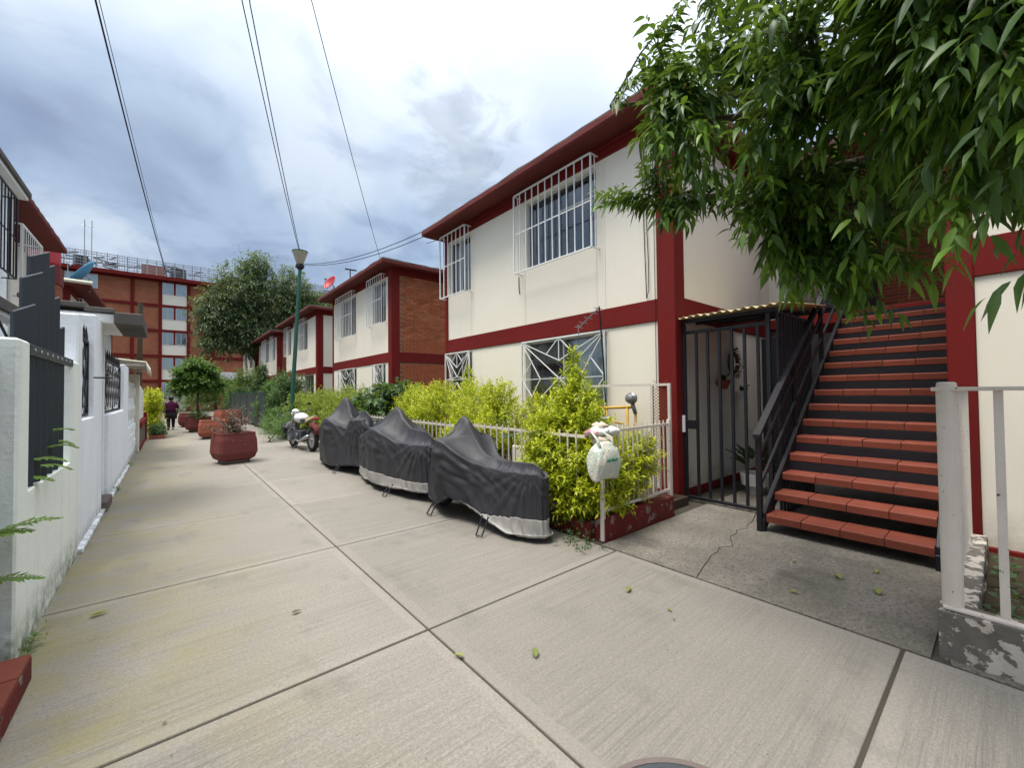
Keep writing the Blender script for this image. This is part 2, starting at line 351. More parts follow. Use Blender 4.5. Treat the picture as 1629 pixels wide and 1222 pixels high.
MAT['rust'] = paint('rust', (.22, .08, .045), (.12, .04, .025), .9, .8, 12, .5, 60, .2)
MAT['corr'] = paint('yellowed corrugated sheet', (.48, .39, .20), (.32, .25, .12), .55, .7, 5, .2, 60, .1)
MAT['corrwhite'] = paint('cream corrugated sheet', (.66, .64, .52), (.52, .50, .40), .6, .6, 5, .2, 60, .1)
MAT['wire'] = paint('cable', (.03, .03, .035), None, .6)
MAT['rubber'] = paint('rubber', (.02, .02, .02), (.035, .033, .03), .8)
MAT['blue'] = paint('blue dish', (.10, .34, .56), (.06, .24, .42), .45)
MAT['reddish'] = paint('red dish', (.42, .03, .04), (.3, .02, .03), .5)
MAT['iron'] = paint('cast iron', (.075, .085, .095), (.045, .05, .06), .5, .7, 14, .6, 80, .15, metal=.4)
MAT['terracotta'] = paint('plastic red pot', (.30, .07, .05), (.2, .05, .04), .6)
MAT['plaster'] = paint('peeling plaster', (.17, .155, .135), (.09, .08, .07), .95, .8, 3, .9, 35, .2, chips=((.52, .47, .41), 8, .52))
MAT['leafglossy'] = leafmat('glossy tree leaf', (.012, .036, .008), (.042, .105, .014), (.20, .36, .03), .44, .22, .35)
MAT['leafyellow'] = leafmat('yellow green shrub leaf', (.10, .17, .010), (.40, .46, .012), (.74, .70, .02), .5, .35)
MAT['leafolive'] = leafmat('olive hedge leaf', (.07, .11, .015), (.20, .26, .022), (.40, .42, .04), .55, .35)
MAT['leafdark'] = leafmat('dark shrub leaf', (.015, .045, .018), (.035, .09, .028), (.08, .16, .05), .5, .25)
MAT['leafmid'] = leafmat('mid green leaf', (.02, .06, .015), (.05, .13, .025), (.11, .22, .04), .5, .3)
MAT['leaftree'] = leafmat('far tree leaf', (.038, .062, .032), (.075, .11, .05), (.14, .18, .085), .6, .25)
MAT['leafdry'] = leafmat('dry leaf', (.05, .03, .025), (.11, .07, .055), (.20, .14, .11), .8, .1)
MAT['fern'] = leafmat('fern leaf', (.06, .12, .02), (.14, .26, .04), (.24, .40, .07), .5, .35)
MAT['fallen'] = leafmat('fallen leaf', (.12, .15, .04), (.20, .24, .06), (.36, .33, .10), .6, .2)

# ================================================================ GROUND
g = MB().box(-150, 150, -60, 260, -.4, -.014).build('ground', MAT['joint']); tag(g, kind='structure')
pave = MB().box(-.72, 3.27, -3.6, 50, -.05, -.010).build('pavement', MAT['joint']); tag(pave, kind='structure')
rows = [-3.5, -1.55, .41, 2.385, 4.26, 6.22, 8.25] + [8.25+1.98*i for i in range(1, 21)]
for i in range(len(rows)-1):
    for (a, b) in ((-.70, 1.273), (1.287, 3.25 if i != 3 else 3.24)):
        gp = .007 if rows[i] > 3 else .009
        o = MB().box(a, b, rows[i]+gp, rows[i+1]-gp, -.05, 0 - .003*random.random()).build('concrete_slab', MAT['slab'], pave, bevel=.007, seg=2)
# the older concrete in front of the stairs, cracked in two along a wandering line
drv = MB().box(3.264, 10.2, -.4, 2.56, -.05, -.012).build('driveway', MAT['joint']); tag(drv, kind='structure')
random.seed(5)
crack = [(3.264, 1.62)]
for i in range(1, 15): crack.append((3.264+i*.13, 1.62+.02*i+random.uniform(-.05, .05)))
crack.append((5.6, 2.0))
def plate(poly, z0, z1, inset, name, mat, parent):
    m = MB(); n = len(poly); vs = [(x, y, z1) for x, y in poly]+[(x, y, z0) for x, y in poly]
    m.add(vs, [tuple(range(n)), tuple(range(2*n-1, n-1, -1))]+[(i, i+n, (i+1) % n+n, (i+1) % n) for i in range(n)]); return m.build(name, mat, parent)
pa = [(3.264, .30)]+[(10.2, .30), (10.2, 2.0)]+[(x, y-.004) for x, y in crack[::-1]]
pb = [(x, y+.004) for x, y in crack]+[(10.2, 2.008), (10.2, 2.56), (3.264, 2.56)]
plate(pa, -.05, .001, 0, 'concrete_slab', MAT['drive'], drv); plate(pb, -.05, .002, 0, 'concrete_slab', MAT['drive'], drv)
plate([(3.264, -3.5), (10.2, -3.5), (10.2, .29), (3.9, .29), (3.264, .22)][:5], -.05, .0, 0, 'concrete_slab', MAT['drive'], drv)
bedsoil = MB()
bedsoil.box(3.42, 5.3, 2.72, 11.9, -.02, .10).box(3.42, 5.3, 12.0, 50, -.02, .10).box(5.36, 14, 8.98, 12.0, -.02, .02)
tag(bedsoil.build('garden_soil', MAT['soil']), kind='structure')
# forecourts behind the left hand walls
tag(MB().box(-2.3, -.74, 3.8, 40, -.05, .05).build('forecourt', MAT['drive']), kind='structure')

# ================================================================ HOUSES
def wave_sheet(m, xf, s, d, ya, yb, za, zb, waves, amp):
    n = waves*6; vs = []; 
    for i in range(n+1):
        t = i/n; a = t*waves*2*math.pi
        vs.append((xf+s*(d+amp*math.sin(a)+amp*.4*math.sin(a*2.3+1)), ya+(yb-ya)*t, za)); vs.append((vs[-1][0], vs[-1][1], zb))
    m.add(vs, [(2*i, 2*i+2, 2*i+3, 2*i+1) for i in range(n)])
def window(H, xf, s, ya, yb, za, zb, near, curtain='curtain', split=.52, topband=False):
    def X(d): return xf+s*d
    fr = MB(); t = .035
    for (a, b, c, d) in ((ya, ya+t, za, zb), (yb-t, yb, za, zb), (ya+t, yb-t, za, za+t), (ya+t, yb-t, zb-t, zb)):
        fr.box(X(-.13), X(-.08), a, b, c, d)
    ym = ya+(yb-ya)*split
    fr.box(X(-.128), X(-.078), ym-t/2, ym+t/2, za+t, zb-t)
    if topband: fr.box(X(-.126), X(-.082), ya+t, ym-t/2, zb-.44, zb-.41)
    W = fr.build('window', MAT['frame'], H, bevel=.003 if near else 0)
    MB().box(X(-.104), X(-.100), ya+t, ym-t/2, za+t, zb-t).build('pane', MAT['glass'], W)
    MB().box(X(-.112), X(-.108), ym+t/2, yb-t, za+t, zb-t).build('pane', MAT['glass'], W)
    cu = MB(); wv = max(3, int((yb-ya)/.11)); 
    wave_sheet(cu, xf, s, -.20, ya+.02, yb-.02, za+.02, zb-.05 if not topband else zb-.02, wv, .022)
    cu.build('curtain', MAT[curtain], W, smooth=True)
def grille_bars(H, xf, s, ya, yb, za, zb, n, proj, mat, near, w=.016):
    def X(d): return xf+s*d
    f = MB(); e = .024
    for (y) in (ya, yb):
        f.bar((X(proj), y, za), (X(proj), y, zb), e); 
        for z in (za, zb): f.bar((X(proj-e/2), y, z), (X(0.0), y, z), e*.8)
    for z in (za, zb): f.bar((X(proj), ya+e/2, z), (X(proj), yb-e/2, z), e)
    for z in ((za*.5+zb*.5),): f.bar((X(proj-.012), ya, z), (X(proj-.012), yb, z), .012, .02)
    for y in (ya, yb):
        f.bar((X(proj*.5), y, za), (X(proj*.5), y, zb), .014)
    if near:
        G = f.build('window_grille', mat, H)
        m0 = None
        for i in range(1, n):
            y = ya+(yb-ya)*i/n
            o = MB().bar((X(proj), y, za+e/2), (X(proj), y, zb-e/2), w).build('grille_bar', mat, G)
    else:
        for i in range(1, n):
            y = ya+(yb-ya)*i/n; f.bar((X(proj), y, za), (X(proj), y, zb), w)
        G = f.build('window_grille', mat, H)
    return G
def grille_star(H, xf, s, ya, yb, za, zb, proj, mat, near, half=False, w=.018):
    """flat sunburst grille of thin square rods"""
    def P(u, v): return (xf+s*proj, ya+(yb-ya)*(1-u), za+(zb-za)*v)   # u left->right as seen, v bottom->top
    segs = []
    if not half:
        c = (.5, .5)
        segs += [((0, 1), c), ((1, 1), c), ((0, 0), c), ((1, 0), c), ((0, .5), (1, .5)), ((.5, 1), (.5, .72)), ((.5, 0), (.5, .28)),
                 ((0, 1), (.5, .72)), ((1, 1), (.5, .72)), ((0, 1), (.26, .5)), ((1, 1), (.74, .5)), ((0, 0), (.5, .28)), ((1, 0), (.5, .28)), ((0, 0), (.26, .5)), ((1, 0), (.74, .5)),
                 ((.5, 1), (.34, .81)), ((.5, 1), (.66, .81)), ((0, .5), (.15, .74)), ((1, .5), (.85, .74)), ((0, .5), (.15, .26)), ((1, .5), (.85, .26)), ((.5, 0), (.34, .19)), ((.5, 0), (.66, .19)), ((.46, 1), (.46, .5)), ((.54, 1), (.54, .5))][:23]
    else:
        segs += [((0, 1), (.5, .55)), ((1, 1), (.5, .55)), ((0, .5), (.5, .55)), ((1, .5), (.5, .55)), ((.5, 1), (.5, .72)), ((0, 1), (.5, .72)), ((1, 1), (.5, .72)),
                 ((0, 1), (.25, .52)), ((1, 1), (.75, .52)), ((0, 0), (.5, .45)), ((1, 0), (.5, .45)), ((.5, 1), (.3, .84)), ((.5, 1), (.7, .84)), ((0, .5), (1, .5)), ((0, 0), (.5, .28)), ((1, 0), (.5, .28))]
    f = MB()
    for a, b in (((0, 0), (1, 0)), ((0, 1), (1, 1)), ((0, 0), (0, 1)), ((1, 0), (1, 1))): f.bar(P(*a), P(*b), w*1.5)
    for u in (0, 1):
        for v in (0, 1):
            p = P(u, v); f.bar(p, (xf+s*.0, p[1], p[2]), w)
    if near:
        G = f.build('window_grille', mat, H)
        for a, b in segs: MB().bar(P(*a), P(*b), w*.8).build('grille_rod', mat, G)
    else:
        for a, b in segs: f.bar(P(*a), P(*b), w*.8)
        G = f.build('window_grille', mat, H)
def wall_cut(ya, yb, z0, z1, wins, seams):
    """rectangles of wall left round the openings"""
    cuts = sorted(set([ya, yb]+[v for w_ in wins for v in w_[:2]]+[s_ for s_ in seams if ya < s_ < yb]))
    res = []
    for a, b in zip(cuts, cuts[1:]):
        hit = [w_ for w_ in wins if w_[0] <= a+1e-6 and w_[1] >= b-1e-6]
        if hit:
            w_ = hit[0]
            if w_[2] > z0+.02: res.append((a, b, z0, w_[2]))
            if w_[3] < z1-.02: res.append((a, b, w_[3], z1))
        else: res.append((a, b, z0, z1))
    return res
def house(label, y0, y1, xf, s, depth, wins_lo, wins_up, seams=(), cream='cream', side='cream', sidevis=True, near=False, eave=.6, ovr=.42, group=None,
          zb=(2.50, 2.815), zt=(5.25, 5.50), grl='white', colw=.27, farcol=.12, noroof=False):
    H = thing('house', label, 'house', (xf, (y0+y1)/2, 0), 0, group)
    def X(d): return xf+s*d
    q = .0018
    # cream panels with fine joints
    for (z0, z1, wins) in ((.12, zb[0], wins_lo), (zb[1], zt[0], wins_up)):
        for (a, b, c, d) in wall_cut(y0+colw, y1-farcol, z0, z1, [w_[:4] for w_ in wins], seams):
            MB().box(X(-.15), X(0), a+q, b-q, c+.001, d-.001).build('wall_panel', MAT[cream], H, bevel=.003)
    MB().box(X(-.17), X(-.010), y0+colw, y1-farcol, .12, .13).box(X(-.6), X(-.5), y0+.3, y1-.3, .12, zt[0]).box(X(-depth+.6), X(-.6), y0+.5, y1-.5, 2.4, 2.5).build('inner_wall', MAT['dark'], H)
    b = MB().box(X(-.2), X(.022), y0+colw, y1-farcol, zb[0], zb[1]); b.build('floor_band', MAT['red'], H, bevel=.006)
    MB().box(X(-.2), X(.020), y0+colw, y1-farcol, zt[0], zt[1]).build('roof_beam', MAT['red'], H, bevel=.006)
    MB().box(X(-.2), X(.024), y0+colw, y1-farcol, 0, .12).build('plinth', MAT['red'], H, bevel=.006)
    MB().box(X(-.24), X(.035), y0, y0+colw, 0, zt[1]).build('corner_column', MAT['red'], H, bevel=.01)
    MB().box(X(-.24), X(.030), y1-farcol, y1, 0, zt[1]).build('corner_column', MAT['red'], H, bevel=.01)
    # side wall (towards the camera)
    if side == 'cream':
        n = int(depth/1.2); xs = [.24+(depth-.24)*i/n for i in range(n+1)]
        for (z0, z1) in ((.12, zb[0]), (zb[1], zt[0])):
            for a, b in zip(xs, xs[1:]): MB().box(X(-a-q), X(-b+q), y0+.03, y0+.18, z0+.001, z1-.001).build('wall_panel', MAT[cream], H, bevel=.003)
    elif side == 'brickm':
        for (z0, z1) in ((.12, zb[0]), (zb[1], zt[0])): MB().box(X(-.24), X(-depth), y0+.03, y0+.18, z0, z1).build('brick_wall', MAT['brickx'], H)
    elif side == 'bricks':
        bw, bh = .245, .0715; count = 0; rest = MB(); proto = None; wl = 2.65
        mats = [MAT['brick1'], MAT['brick2']]; meshes = []
        for k in range(4):
            m = MB(); j = random.uniform(0, .004); m.box(-bw/2+.005, bw/2-.005, -.045-j, .04, -bh/2+.0045, bh/2-.0045)
            o = m.build('brick', mats[k % 2], None, local=True); meshes.append(o.data); bpy.data.objects.remove(o)
        MB().box(X(-.24), X(-depth), y0+.045, y0+.18, .12, zt[0]).build('mortar_bed', MAT['mortar'], H)
        nr = int((zt[0]-1.3)/bh)
        for r in range(nr):
            z = zt[0]-bh*(r+.5)
            if zb[0]-.02 < z < zb[1]+.02: continue
            for c in range(int(wl/bw)+1):
                x = .24+bw*(c+.5)+(bw/2 if r % 2 else 0)
                if r % 2 and c == 0: rest.box(X(-.245)-bw/2+.005+(0), X(-.245), y0+.028, y0+.1, z-bh/2+.0045, z+bh/2-.0045)
                if x > wl+.24: continue
                if count < 298 :
                    o = bpy.data.objects.new('brick', random.choice(meshes)); COL.objects.link(o); o.parent = H
                    o.location = (X(-x)-xf, y0+.072+random.uniform(-.003, .003)-(y0+y1)/2, z); count += 1
                else:
                    jj = random.uniform(-.003, .003); rest.box(X(-x)-bw/2+.005, X(-x)+bw/2-.005, y0+.027+jj, y0+.1, z-bh/2+.0045, z+bh/2-.0045)
        rest.build('brick', MAT['brick1'], H, kind='stuff')
    for z_ in (zb, zt): MB().box(X(-.24), X(-depth), y0+.008, y0+.19, z_[0], z_[1]).build('side_band', MAT['red'], H, bevel=.006)
    if s*0 == 0: MB().box(X(-.24), X(-depth), y0+.012, y0+.19, 0, .12).build('plinth', MAT['red'], H, bevel=.006)
    MB().box(X(-.15), X(-depth), y1-.15, y1-.02, 0, zt[1]).build('rear_wall', MAT['cream2'], H)
    # roof slab: soffit rises gently outward, thin fascia, cement on top
    if not noroof:
        zs, ze = zt[1], zt[1]-.075
        def ring(ins, z): return [(X(eave-ins), y0-ovr+ins, z), (X(eave-ins), y1+ovr-ins, z), (X(-depth-.4+ins), y1+ovr-ins, z), (X(-depth-.4+ins), y0-ovr+ins, z)]
        m = MB(); n = 22
        def fine(ins, z, amp):
            r = ring(ins, z); o_ = []
            for i in range(4):
                a, b = Vector(r[i]), Vector(r[(i+1) % 4]); kk = n
                for k in range(kk): o_.append(a.lerp(b, k/kk)+Vector((random.uniform(-amp, amp), random.uniform(-amp, amp), random.uniform(-amp, amp))))
            return o_
        m.loft([fine(eave+.02, zs, 0), fine(.02, ze, .003), fine(0, ze+.03, .004), fine(0, ze+.115, .006)], cap=False)
        R_ = m.build('roof', MAT['redroof'], H)
        m = MB(); m.loft([fine(.012, ze+.113, .004), fine(.02, ze+.155, .01), fine(.35, ze+.20, .01)]); m.build('roof_screed', MAT['roofgrey'], R_)
    for wins in (wins_lo, wins_up):
        for w_ in wins:
            ya, yb, za, zb_, kind = w_[:5]
            window(H, xf, s, ya, yb, za, zb_, near, 'curtain' if len(w_) < 6 else w_[5], topband=kind == 'barsT')
            if kind in ('bars', 'barsT'):
                pj = .20 if near else .17
                grille_bars(H, xf, s, ya-.06, yb+.10, za-.07, min(zb_+.12, 5.4), max(5, int((yb-ya)/.155)), pj, MAT[grl], near)
            elif kind == 'star': grille_star(H, xf, s, ya-.02, yb+.02, za-.02, zb_-.01, .085, MAT[grl], near)
            elif kind == 'half': grille_star(H, xf, s, ya-.02, yb+.02, za-.02, zb_-.01, .085, MAT[grl], near, True)
    return H

main = house('cream two storey house with dark red frame beside the outdoor staircase', 2.87, 8.97, 5.35, -1, 3.62,
      [(4.05, 5.98, 1.05, 2.47, 'star'), (7.84, 8.84, 1.2, 2.47, 'half')],
      [(4.22, 5.96, 3.88, 5.20, 'barsT'), (7.86, 8.80, 3.90, 5.22, 'bars')], seams=(4.05, 5.98, 7.82), near=True, eave=.50, ovr=.32, group='cream and brick houses along the right side')
house('cream and red house with orange brick side wall, second along the right', 12.18, 18.2, 5.35, -1, 4.2,
      [(12.75, 13.6, 1.2, 2.47, 'half'), (15.4, 17.2, 1.05, 2.47, 'star')],
      [(12.7, 13.8, 3.85, 5.22, 'bars', 'curtain2'), (15.45, 17.2, 3.75, 5.22, 'bars', 'curtain2')], seams=(14.6,), side='bricks', eave=.5, group='cream and brick houses along the right side')
house('cream house with cream side wall behind the lamp post, third along the right', 20.5, 27.3, 5.35, -1, 4.2,
      [(21.2, 23.0, 1.2, 2.47, 'none'), (25.3, 26.4, 1.2, 2.47, 'none')],
      [(22.4, 24.4, 3.8, 5.22, 'bars', 'curtain2'), (26.0, 26.9, 3.8, 5.22, 'bars', 'curtain2')], eave=.5, group='cream and brick houses along the right side')
house('small looking pale house with brick side, fourth along the right', 29.6, 36.9, 5.35, -1, 4.2,
      [(31.5, 33.5, 1.2, 2.47, 'none')],
      [(30.5, 31.4, 3.8, 5.22, 'bars', 'curtain2'), (32.8, 34.4, 3.8, 5.22, 'bars', 'curtain2')], side='brickm', cream='cream2', eave=.5, group='cream and brick houses along the right side')
house('farthest pale house on the right beside the large tree', 38.2, 45.6, 5.35, -1, 4.2,
      [(41, 42.5, 1.2, 2.47, 'none')], [(40, 41.5, 3.8, 5.22, 'none', 'curtain2'), (43, 44.5, 3.8, 5.22, 'none', 'curtain2')], cream='cream2', eave=.5, group='cream and brick houses along the right side')

# the nearest house on the right, seen only by its corner column and front
H = thing('house', 'nearest right hand house, dark red corner post and cream front behind the white railing', 'house', (5.4, -3, 0), 0, 'cream and brick houses along the right side')
xf = 5.4
for a, b in ((-1.05, .155), (-2.3, -1.05), (-4.0, -2.3), (-6, -4)):
    MB().box(xf, xf+.15, a+.003, b-.003, .14, 2.47).build('wall_panel', MAT['cream'], H, bevel=.003)
    MB().box(xf, xf+.15, a+.003, b-.003, 2.80, 5.25).build('wall_panel', MAT['cream'], H, bevel=.003)
MB().box(xf-.03, xf+.22, .155, .33, 0, 5.5).build('corner_column', MAT['red'], H, bevel=.01)
MB().box(xf-.022, xf+.2, -6, .155, 2.47, 2.80).build('floor_band', MAT['red'], H, bevel=.006)
MB().box(xf-.022, xf+.2, -6, .155, 5.25, 5.5).build('roof_beam', MAT['red'], H, bevel=.006)
MB().box(xf-.024, xf+.2, -6, .155, 0, .14).build('plinth', MAT['red'], H, bevel=.006)
MB().box(xf+.22, 9.0, .14, .31, 0, 5.5).build('side_wall', MAT['brickx'], H)
MB().box(xf+.2, 9.0, .13, .32, 2.5, 2.8).build('side_band', MAT['red'], H)
MB().box(4.85, 9.4, -6.3, .55, 5.43, 5.56).build('roof', MAT['redroof'], H)

# the recessed stairwell house front behind the landing
H = thing('house', 'brick fronted recess wall at the top of the red tiled staircase', 'house', (10.3, 1.5, 0), 0)
MB().box(10.2, 10.4, .2, 3.4, 2.81, 5.5).build('brick_wall', MAT['bricky'], H)
MB().box(8.95, 9.1, 2.62, 3.4, 0, 5.5).build('corner_column', MAT['cream'], H)
MB().box(10.15, 10.35, .2, 3.4, 0, 2.62).build('lower_wall', MAT['cream'], H)
MB().box(8.62, 10.2, .34, 2.9, 2.62, 2.80).build('landing', MAT['red'], H, bevel=.006)
MB().box(10.11, 10.2, 1.5, 2.35, 2.81, 4.85).build('door', MAT['dark'], H)
MB().box(8.3, 11, .2, 3.4, 5.42, 5.6).build('roof', MAT['redroof'], H)

# ================================================================ APARTMENT BLOCK
A = thing('apartment_block', 'long five storey brick apartment block with dark red frame closing the end of the lane', 'apartment block', (0, 52, 0))
Ya = 52.0
lev = [2.95, 5.35, 7.80, 10.22, 12.62]
def abox(x0, x1, z0, z1, d0=0.0, d1=.3): return (x0, x1, Ya-d0, Ya+d1, z0, z1)
cols = [-17, -12.2, -7.4, -2.62, -.62, 1.5, 3.45, 8.2, 13.0, 17.8, 22.6]
for i in range(len(cols)-1):
    a, b = cols[i], cols[i+1]
    for k in range(5):
        z0 = 0 if k == 0 else lev[k-1]; z1 = lev[k]
        if i == 4: continue
        if i == 1 or i == 8:
            pass
        MB().box(*abox(a+.12, b-.12, z0+.12, z1-.12)).build('brick_wall', MAT['brickfar'], A)
for k in range(5): MB().box(*abox(-17, 22.6, lev[k]-.13, lev[k]+.13, .09)).build('floor_band', MAT['red'], A)
for c in cols: MB().box(*abox(c-.13, c+.13, 0, 12.75, .11)).build('column', MAT['red'], A)
MB().box(-17.3, 22.9, Ya-.75, Ya+9, 12.62, 12.95).build('roof', MAT['red'], A)
MB().box(-17, 22.6, Ya+.3, Ya+8.6, 0, 12.6).build('core_wall', MAT['brickfar'], A)
def apt_win(xa, xb, za, zb, cur):
    W = MB(); t = .05
    for (a, b, c, d) in ((xa, xa+t, za, zb), (xb-t, xb, za, zb), (xa+t, xb-t, za, za+t), (xa+t, xb-t, zb-t, zb), ((xa+xb)/2-.025, (xa+xb)/2+.025, za+t, zb-t)): W.box(a, b, Ya-.06, Ya-.01, c, d)
    w_ = W.build('window', MAT['frame'], A)
    MB().box(xa+t, xb-t, Ya-.04, Ya-.03, za+t, zb-t).build('pane', MAT['glass'], w_)
    MB().box(xa+t, xb-t, Ya-.002, Ya+.05, za+t, zb-t).build('curtain', MAT[cur], w_)
    return w_
for k in range(5):
    z0 = 0 if k == 0 else lev[k-1]+.13
    zs = z0+1.0 if k else 1.35
    MB().box(*abox(-.49, 1.37, z0, zs, .03)).build('spandrel', MAT['cream'], A)
    MB().box(*abox(.36, .52, zs, lev[k]-.13, .04)).build('mullion', MAT['red'], A)
    c = random.choice(['curtain', 'curtain2', 'dark'])
    apt_win(-.49, .36, zs, lev[k]-.13, 'curtain2' if k == 1 else 'curtain'); apt_win(.52, 1.37, zs, lev[k]-.13, 'dark' if k == 2 else 'curtain')
gr = MB()
for i in range(16): gr.bar((-.47+i*.122, Ya-.1, 1.36), (-.47+i*.122, Ya-.1, 2.8), .03)
gr.bar((-.49, Ya-.1, 1.36), (1.37, Ya-.1, 1.36), .04); gr.bar((-.49, Ya-.1, 2.8), (1.37, Ya-.1, 2.8), .04); gr.build('window_grille', MAT['white'], A)
for k in (4, 3):
    for xa in (-9.6, -8.3, -7.1, -6.0): apt_win(xa+.15, xa+1.1, lev[k]-1.4, lev[k]-.13, 'curtain')
# rooftop drying cages: posts, rails and a rough mesh
cg = MB(); x = -17.
random.seed(3)
for i in range(60):
    x = -17+i*.67
    cg.bar((x, Ya-.5, 12.95), (x, Ya-.5, 14.35+.1*random.random()), .06); cg.bar((x+.3, Ya+2.5, 12.95), (x+.3, Ya+2.5, 14.2), .05)
for z in (13.15, 13.4, 13.65, 13.9, 14.15, 14.35): cg.bar((-17, Ya-.5, z), (22.6, Ya-.5, z), .045)
for i in range(240):
    x = -17+i*.165; cg.bar((x, Ya-.5, 12.95), (x, Ya-.5, 14.3), .022)
for z in (13.6, 14.2): cg.bar((-17, Ya+2.5, z), (22.6, Ya+2.5, z), .05)
for i in range(90):
    x = random.uniform(-16.5, 22); z = random.uniform(13.2, 14.1); cg.bar((x, Ya-.42, z), (x+random.uniform(.3, 1.1), Ya-.42, z+random.uniform(-.3, .3)), .05, .12)
CG = cg.build('rooftop_cage', MAT['grey'], A)
for i, (xa, xb) in enumerate(((-6.5, -5.6), (-2.0, -.2), (.1, 1.3), (5, 7))):
    MB().box(xa, xb, Ya+.4, Ya+2.2, 12.95, 14.1).build('rooftop_shed', MAT['brickfar' if i % 2 else 'dark'], A)
for x in (-5.75, -5.3): MB().tube([(x, Ya-.2, 12.9), (x, Ya-.2, 17.2)], .03, 5).tube([(x-.25, Ya-.2, 16.6), (x+.25, Ya-.2, 16.75)], .02, 4).build('roof_aerial', MAT['grey'], A)

# ================================================================ STAIRCASE
ST = thing('staircase', 'open outdoor staircase of red clay tiles with black steel rail', 'staircase', (4.8, 1.0, 0))
NX, RUN, RIS = 4.85, .26, .1875
def stx(k): return NX+RUN*(k-1)
for k in range(1, 15):
    x, z = stx(k), RIS*k
    tr = MB().box(x+.02, x+.31, .40, 1.655, z-.085, z-.032).build('tread', MAT['tread'], ST, bevel=.004)
    if k > 2: MB().box(x+.262, x+.272, .40, 1.655, z-.03, z+.10).build('riser', MAT['black'], ST)
    for j in range(4):
        ya = .40+j*.3125; jj = random.uniform(-.0025, .0025)
        m = MB(); a, b = ya+.003, ya+.3095; yo = .12 if k % 2 else 0
        prof = [(x+.29, z-.034), (x+.29, z+jj), (x+.012, z+jj), (x, z-.012+jj), (x, z-.080), (x+.016, z-.080), (x+.016, z-.034)]
        n = len(prof); vs = [(p[0], a, p[1]) for p in prof]+[(p[0], b, p[1]) for p in prof]
        m.add(vs, [tuple(range(n)), tuple(range(2*n-1, n-1, -1))]+[(i, (i+1) % n+0, (i+1) % n+n, i+n)[::-1] for i in range(n)])
        m.build('tile', MAT['tile'], tr, bevel=.002)
sl = RIS/RUN
def slope(x, h): return (x, h+(x-NX)*sl)
def beam(name, x0, x1, h, y, w, ht, mat='black', bev=.004):
    z0 = slope(x0, h)[1]; z1 = slope(x1, h)[1]
    m = MB(); m.add([(x0, y-w/2, z0-ht/2), (x0, y+w/2, z0-ht/2), (x0, y+w/2, z0+ht/2), (x0, y-w/2, z0+ht/2), (x1, y-w/2, z1-ht/2), (x1, y+w/2, z1-ht/2), (x1, y+w/2, z1+ht/2), (x1, y-w/2, z1+ht/2)],
        [(0, 1, 2, 3), (7, 6, 5, 4), (0, 4, 5, 1), (1, 5, 6, 2), (2, 6, 7, 3), (3, 7, 4, 0)])
    return m.build(name, MAT[mat], ST, bevel=bev)
beam('stringer', 4.86, 8.66, .085, 1.68, .045, .20); beam('stringer', 4.86, 8.66, .085, .375, .045, .20)
MB().box(4.84, 4.90, 1.66, 1.70, 0, .13).build('stair_foot', MAT['black'], ST, bevel=.003)
MB().box(4.84, 4.90, .36, .40, 0, .13).build('stair_foot', MAT['black'], ST, bevel=.003)
beam('handrail', 4.78, 8.55, 1.06, 1.70, .075, .045); beam('rail_bar', 4.86, 8.55, .80, 1.70, .03, .045); beam('rail_bar', 4.86, 8.55, .48, 1.70, .03, .045)
for x in (4.84, 6.05, 7.3, 8.5):
    z = slope(x, 0)[1]; MB().box(x-.02, x+.03, 1.68, 1.73, max(0, z-.05), z+1.03).build('railing_post', MAT['black'], ST, bevel=.003)
# landing railing
LR = thing('landing_railing', 'black metal railing with mesh on the upper landing beside the cream wall', 'railing', (8.66, 2.3, 2.8))
for y in (1.74, 2.6): MB().box(8.63, 8.68, y-.025, y+.025, 2.80, 3.86).build('railing_post', MAT['black'], LR)
for z in (3.84, 3.52, 2.92): MB().box(8.635, 8.665, 1.765, 2.575, z-.02, z+.02).build('rail_bar', MAT['black'], LR)
ms = MB()
for i in range(24):
    y = 1.77+i*.034; ms.bar((8.645, y, 2.94), (8.645, min(2.57, y+.3), 3.5), .004); ms.bar((8.648, y, 3.5), (8.648, min(2.57, y+.3), 2.94), .004)
ms.build('wire_mesh', MAT['grey'], LR)

# ================================================================ GATE ENCLOSURE
G1 = thing('gate_enclosure', 'black barred gate cage under a yellowed corrugated roof beside the stairs', 'gate', (5.5, 2.3, 0))
xg = 5.5
for y in (2.845, 1.80): MB().box(xg-.022, xg+.022, y-.022, y+.022, .02, 2.42).build('gate_post', MAT['black'], G1, bevel=.003)
MB().box(xg-.06, xg+.0, 2.872, 2.925, .0, 2.46).build('gate_jamb', MAT['oldwhite'], G1, bevel=.003)
for z, a, b in ((2.30, 1.822, 2.823), (2.455, 1.70, 2.86), (.05, 1.822, 2.823)): MB().box(xg-.018, xg+.018, a, b, z-.022, z+.022).build('gate_rail', MAT['black'], G1, bevel=.003)
for i in range(6):
    y = 2.675-i*.152; MB().box(xg-.014, xg+.014, y-.016, y+.016, .072, 2.277).build('gate_bar', MAT['black'], G1)
MB().box(xg-.03, xg+.03, 2.69, 2.82, .98, 1.10).build('lock_box', MAT['black'], G1, bevel=.004)
MB().box(xg-.045, xg-.02, 2.835, 2.875, .93, 1.16).build('lock_plate', MAT['white'], G1, bevel=.003)
for i in range(12):
    x = xg+.07+i*.115; MB().box(x-.022, x+.022, 1.715, 1.735, .02, 2.42).build('side_slat', MAT['black'], G1)
for z_ in (2.42, .015): MB().box(xg, xg+1.5, 1.71, 1.74, z_, z_+.035).build('side_rail', MAT['black'], G1)
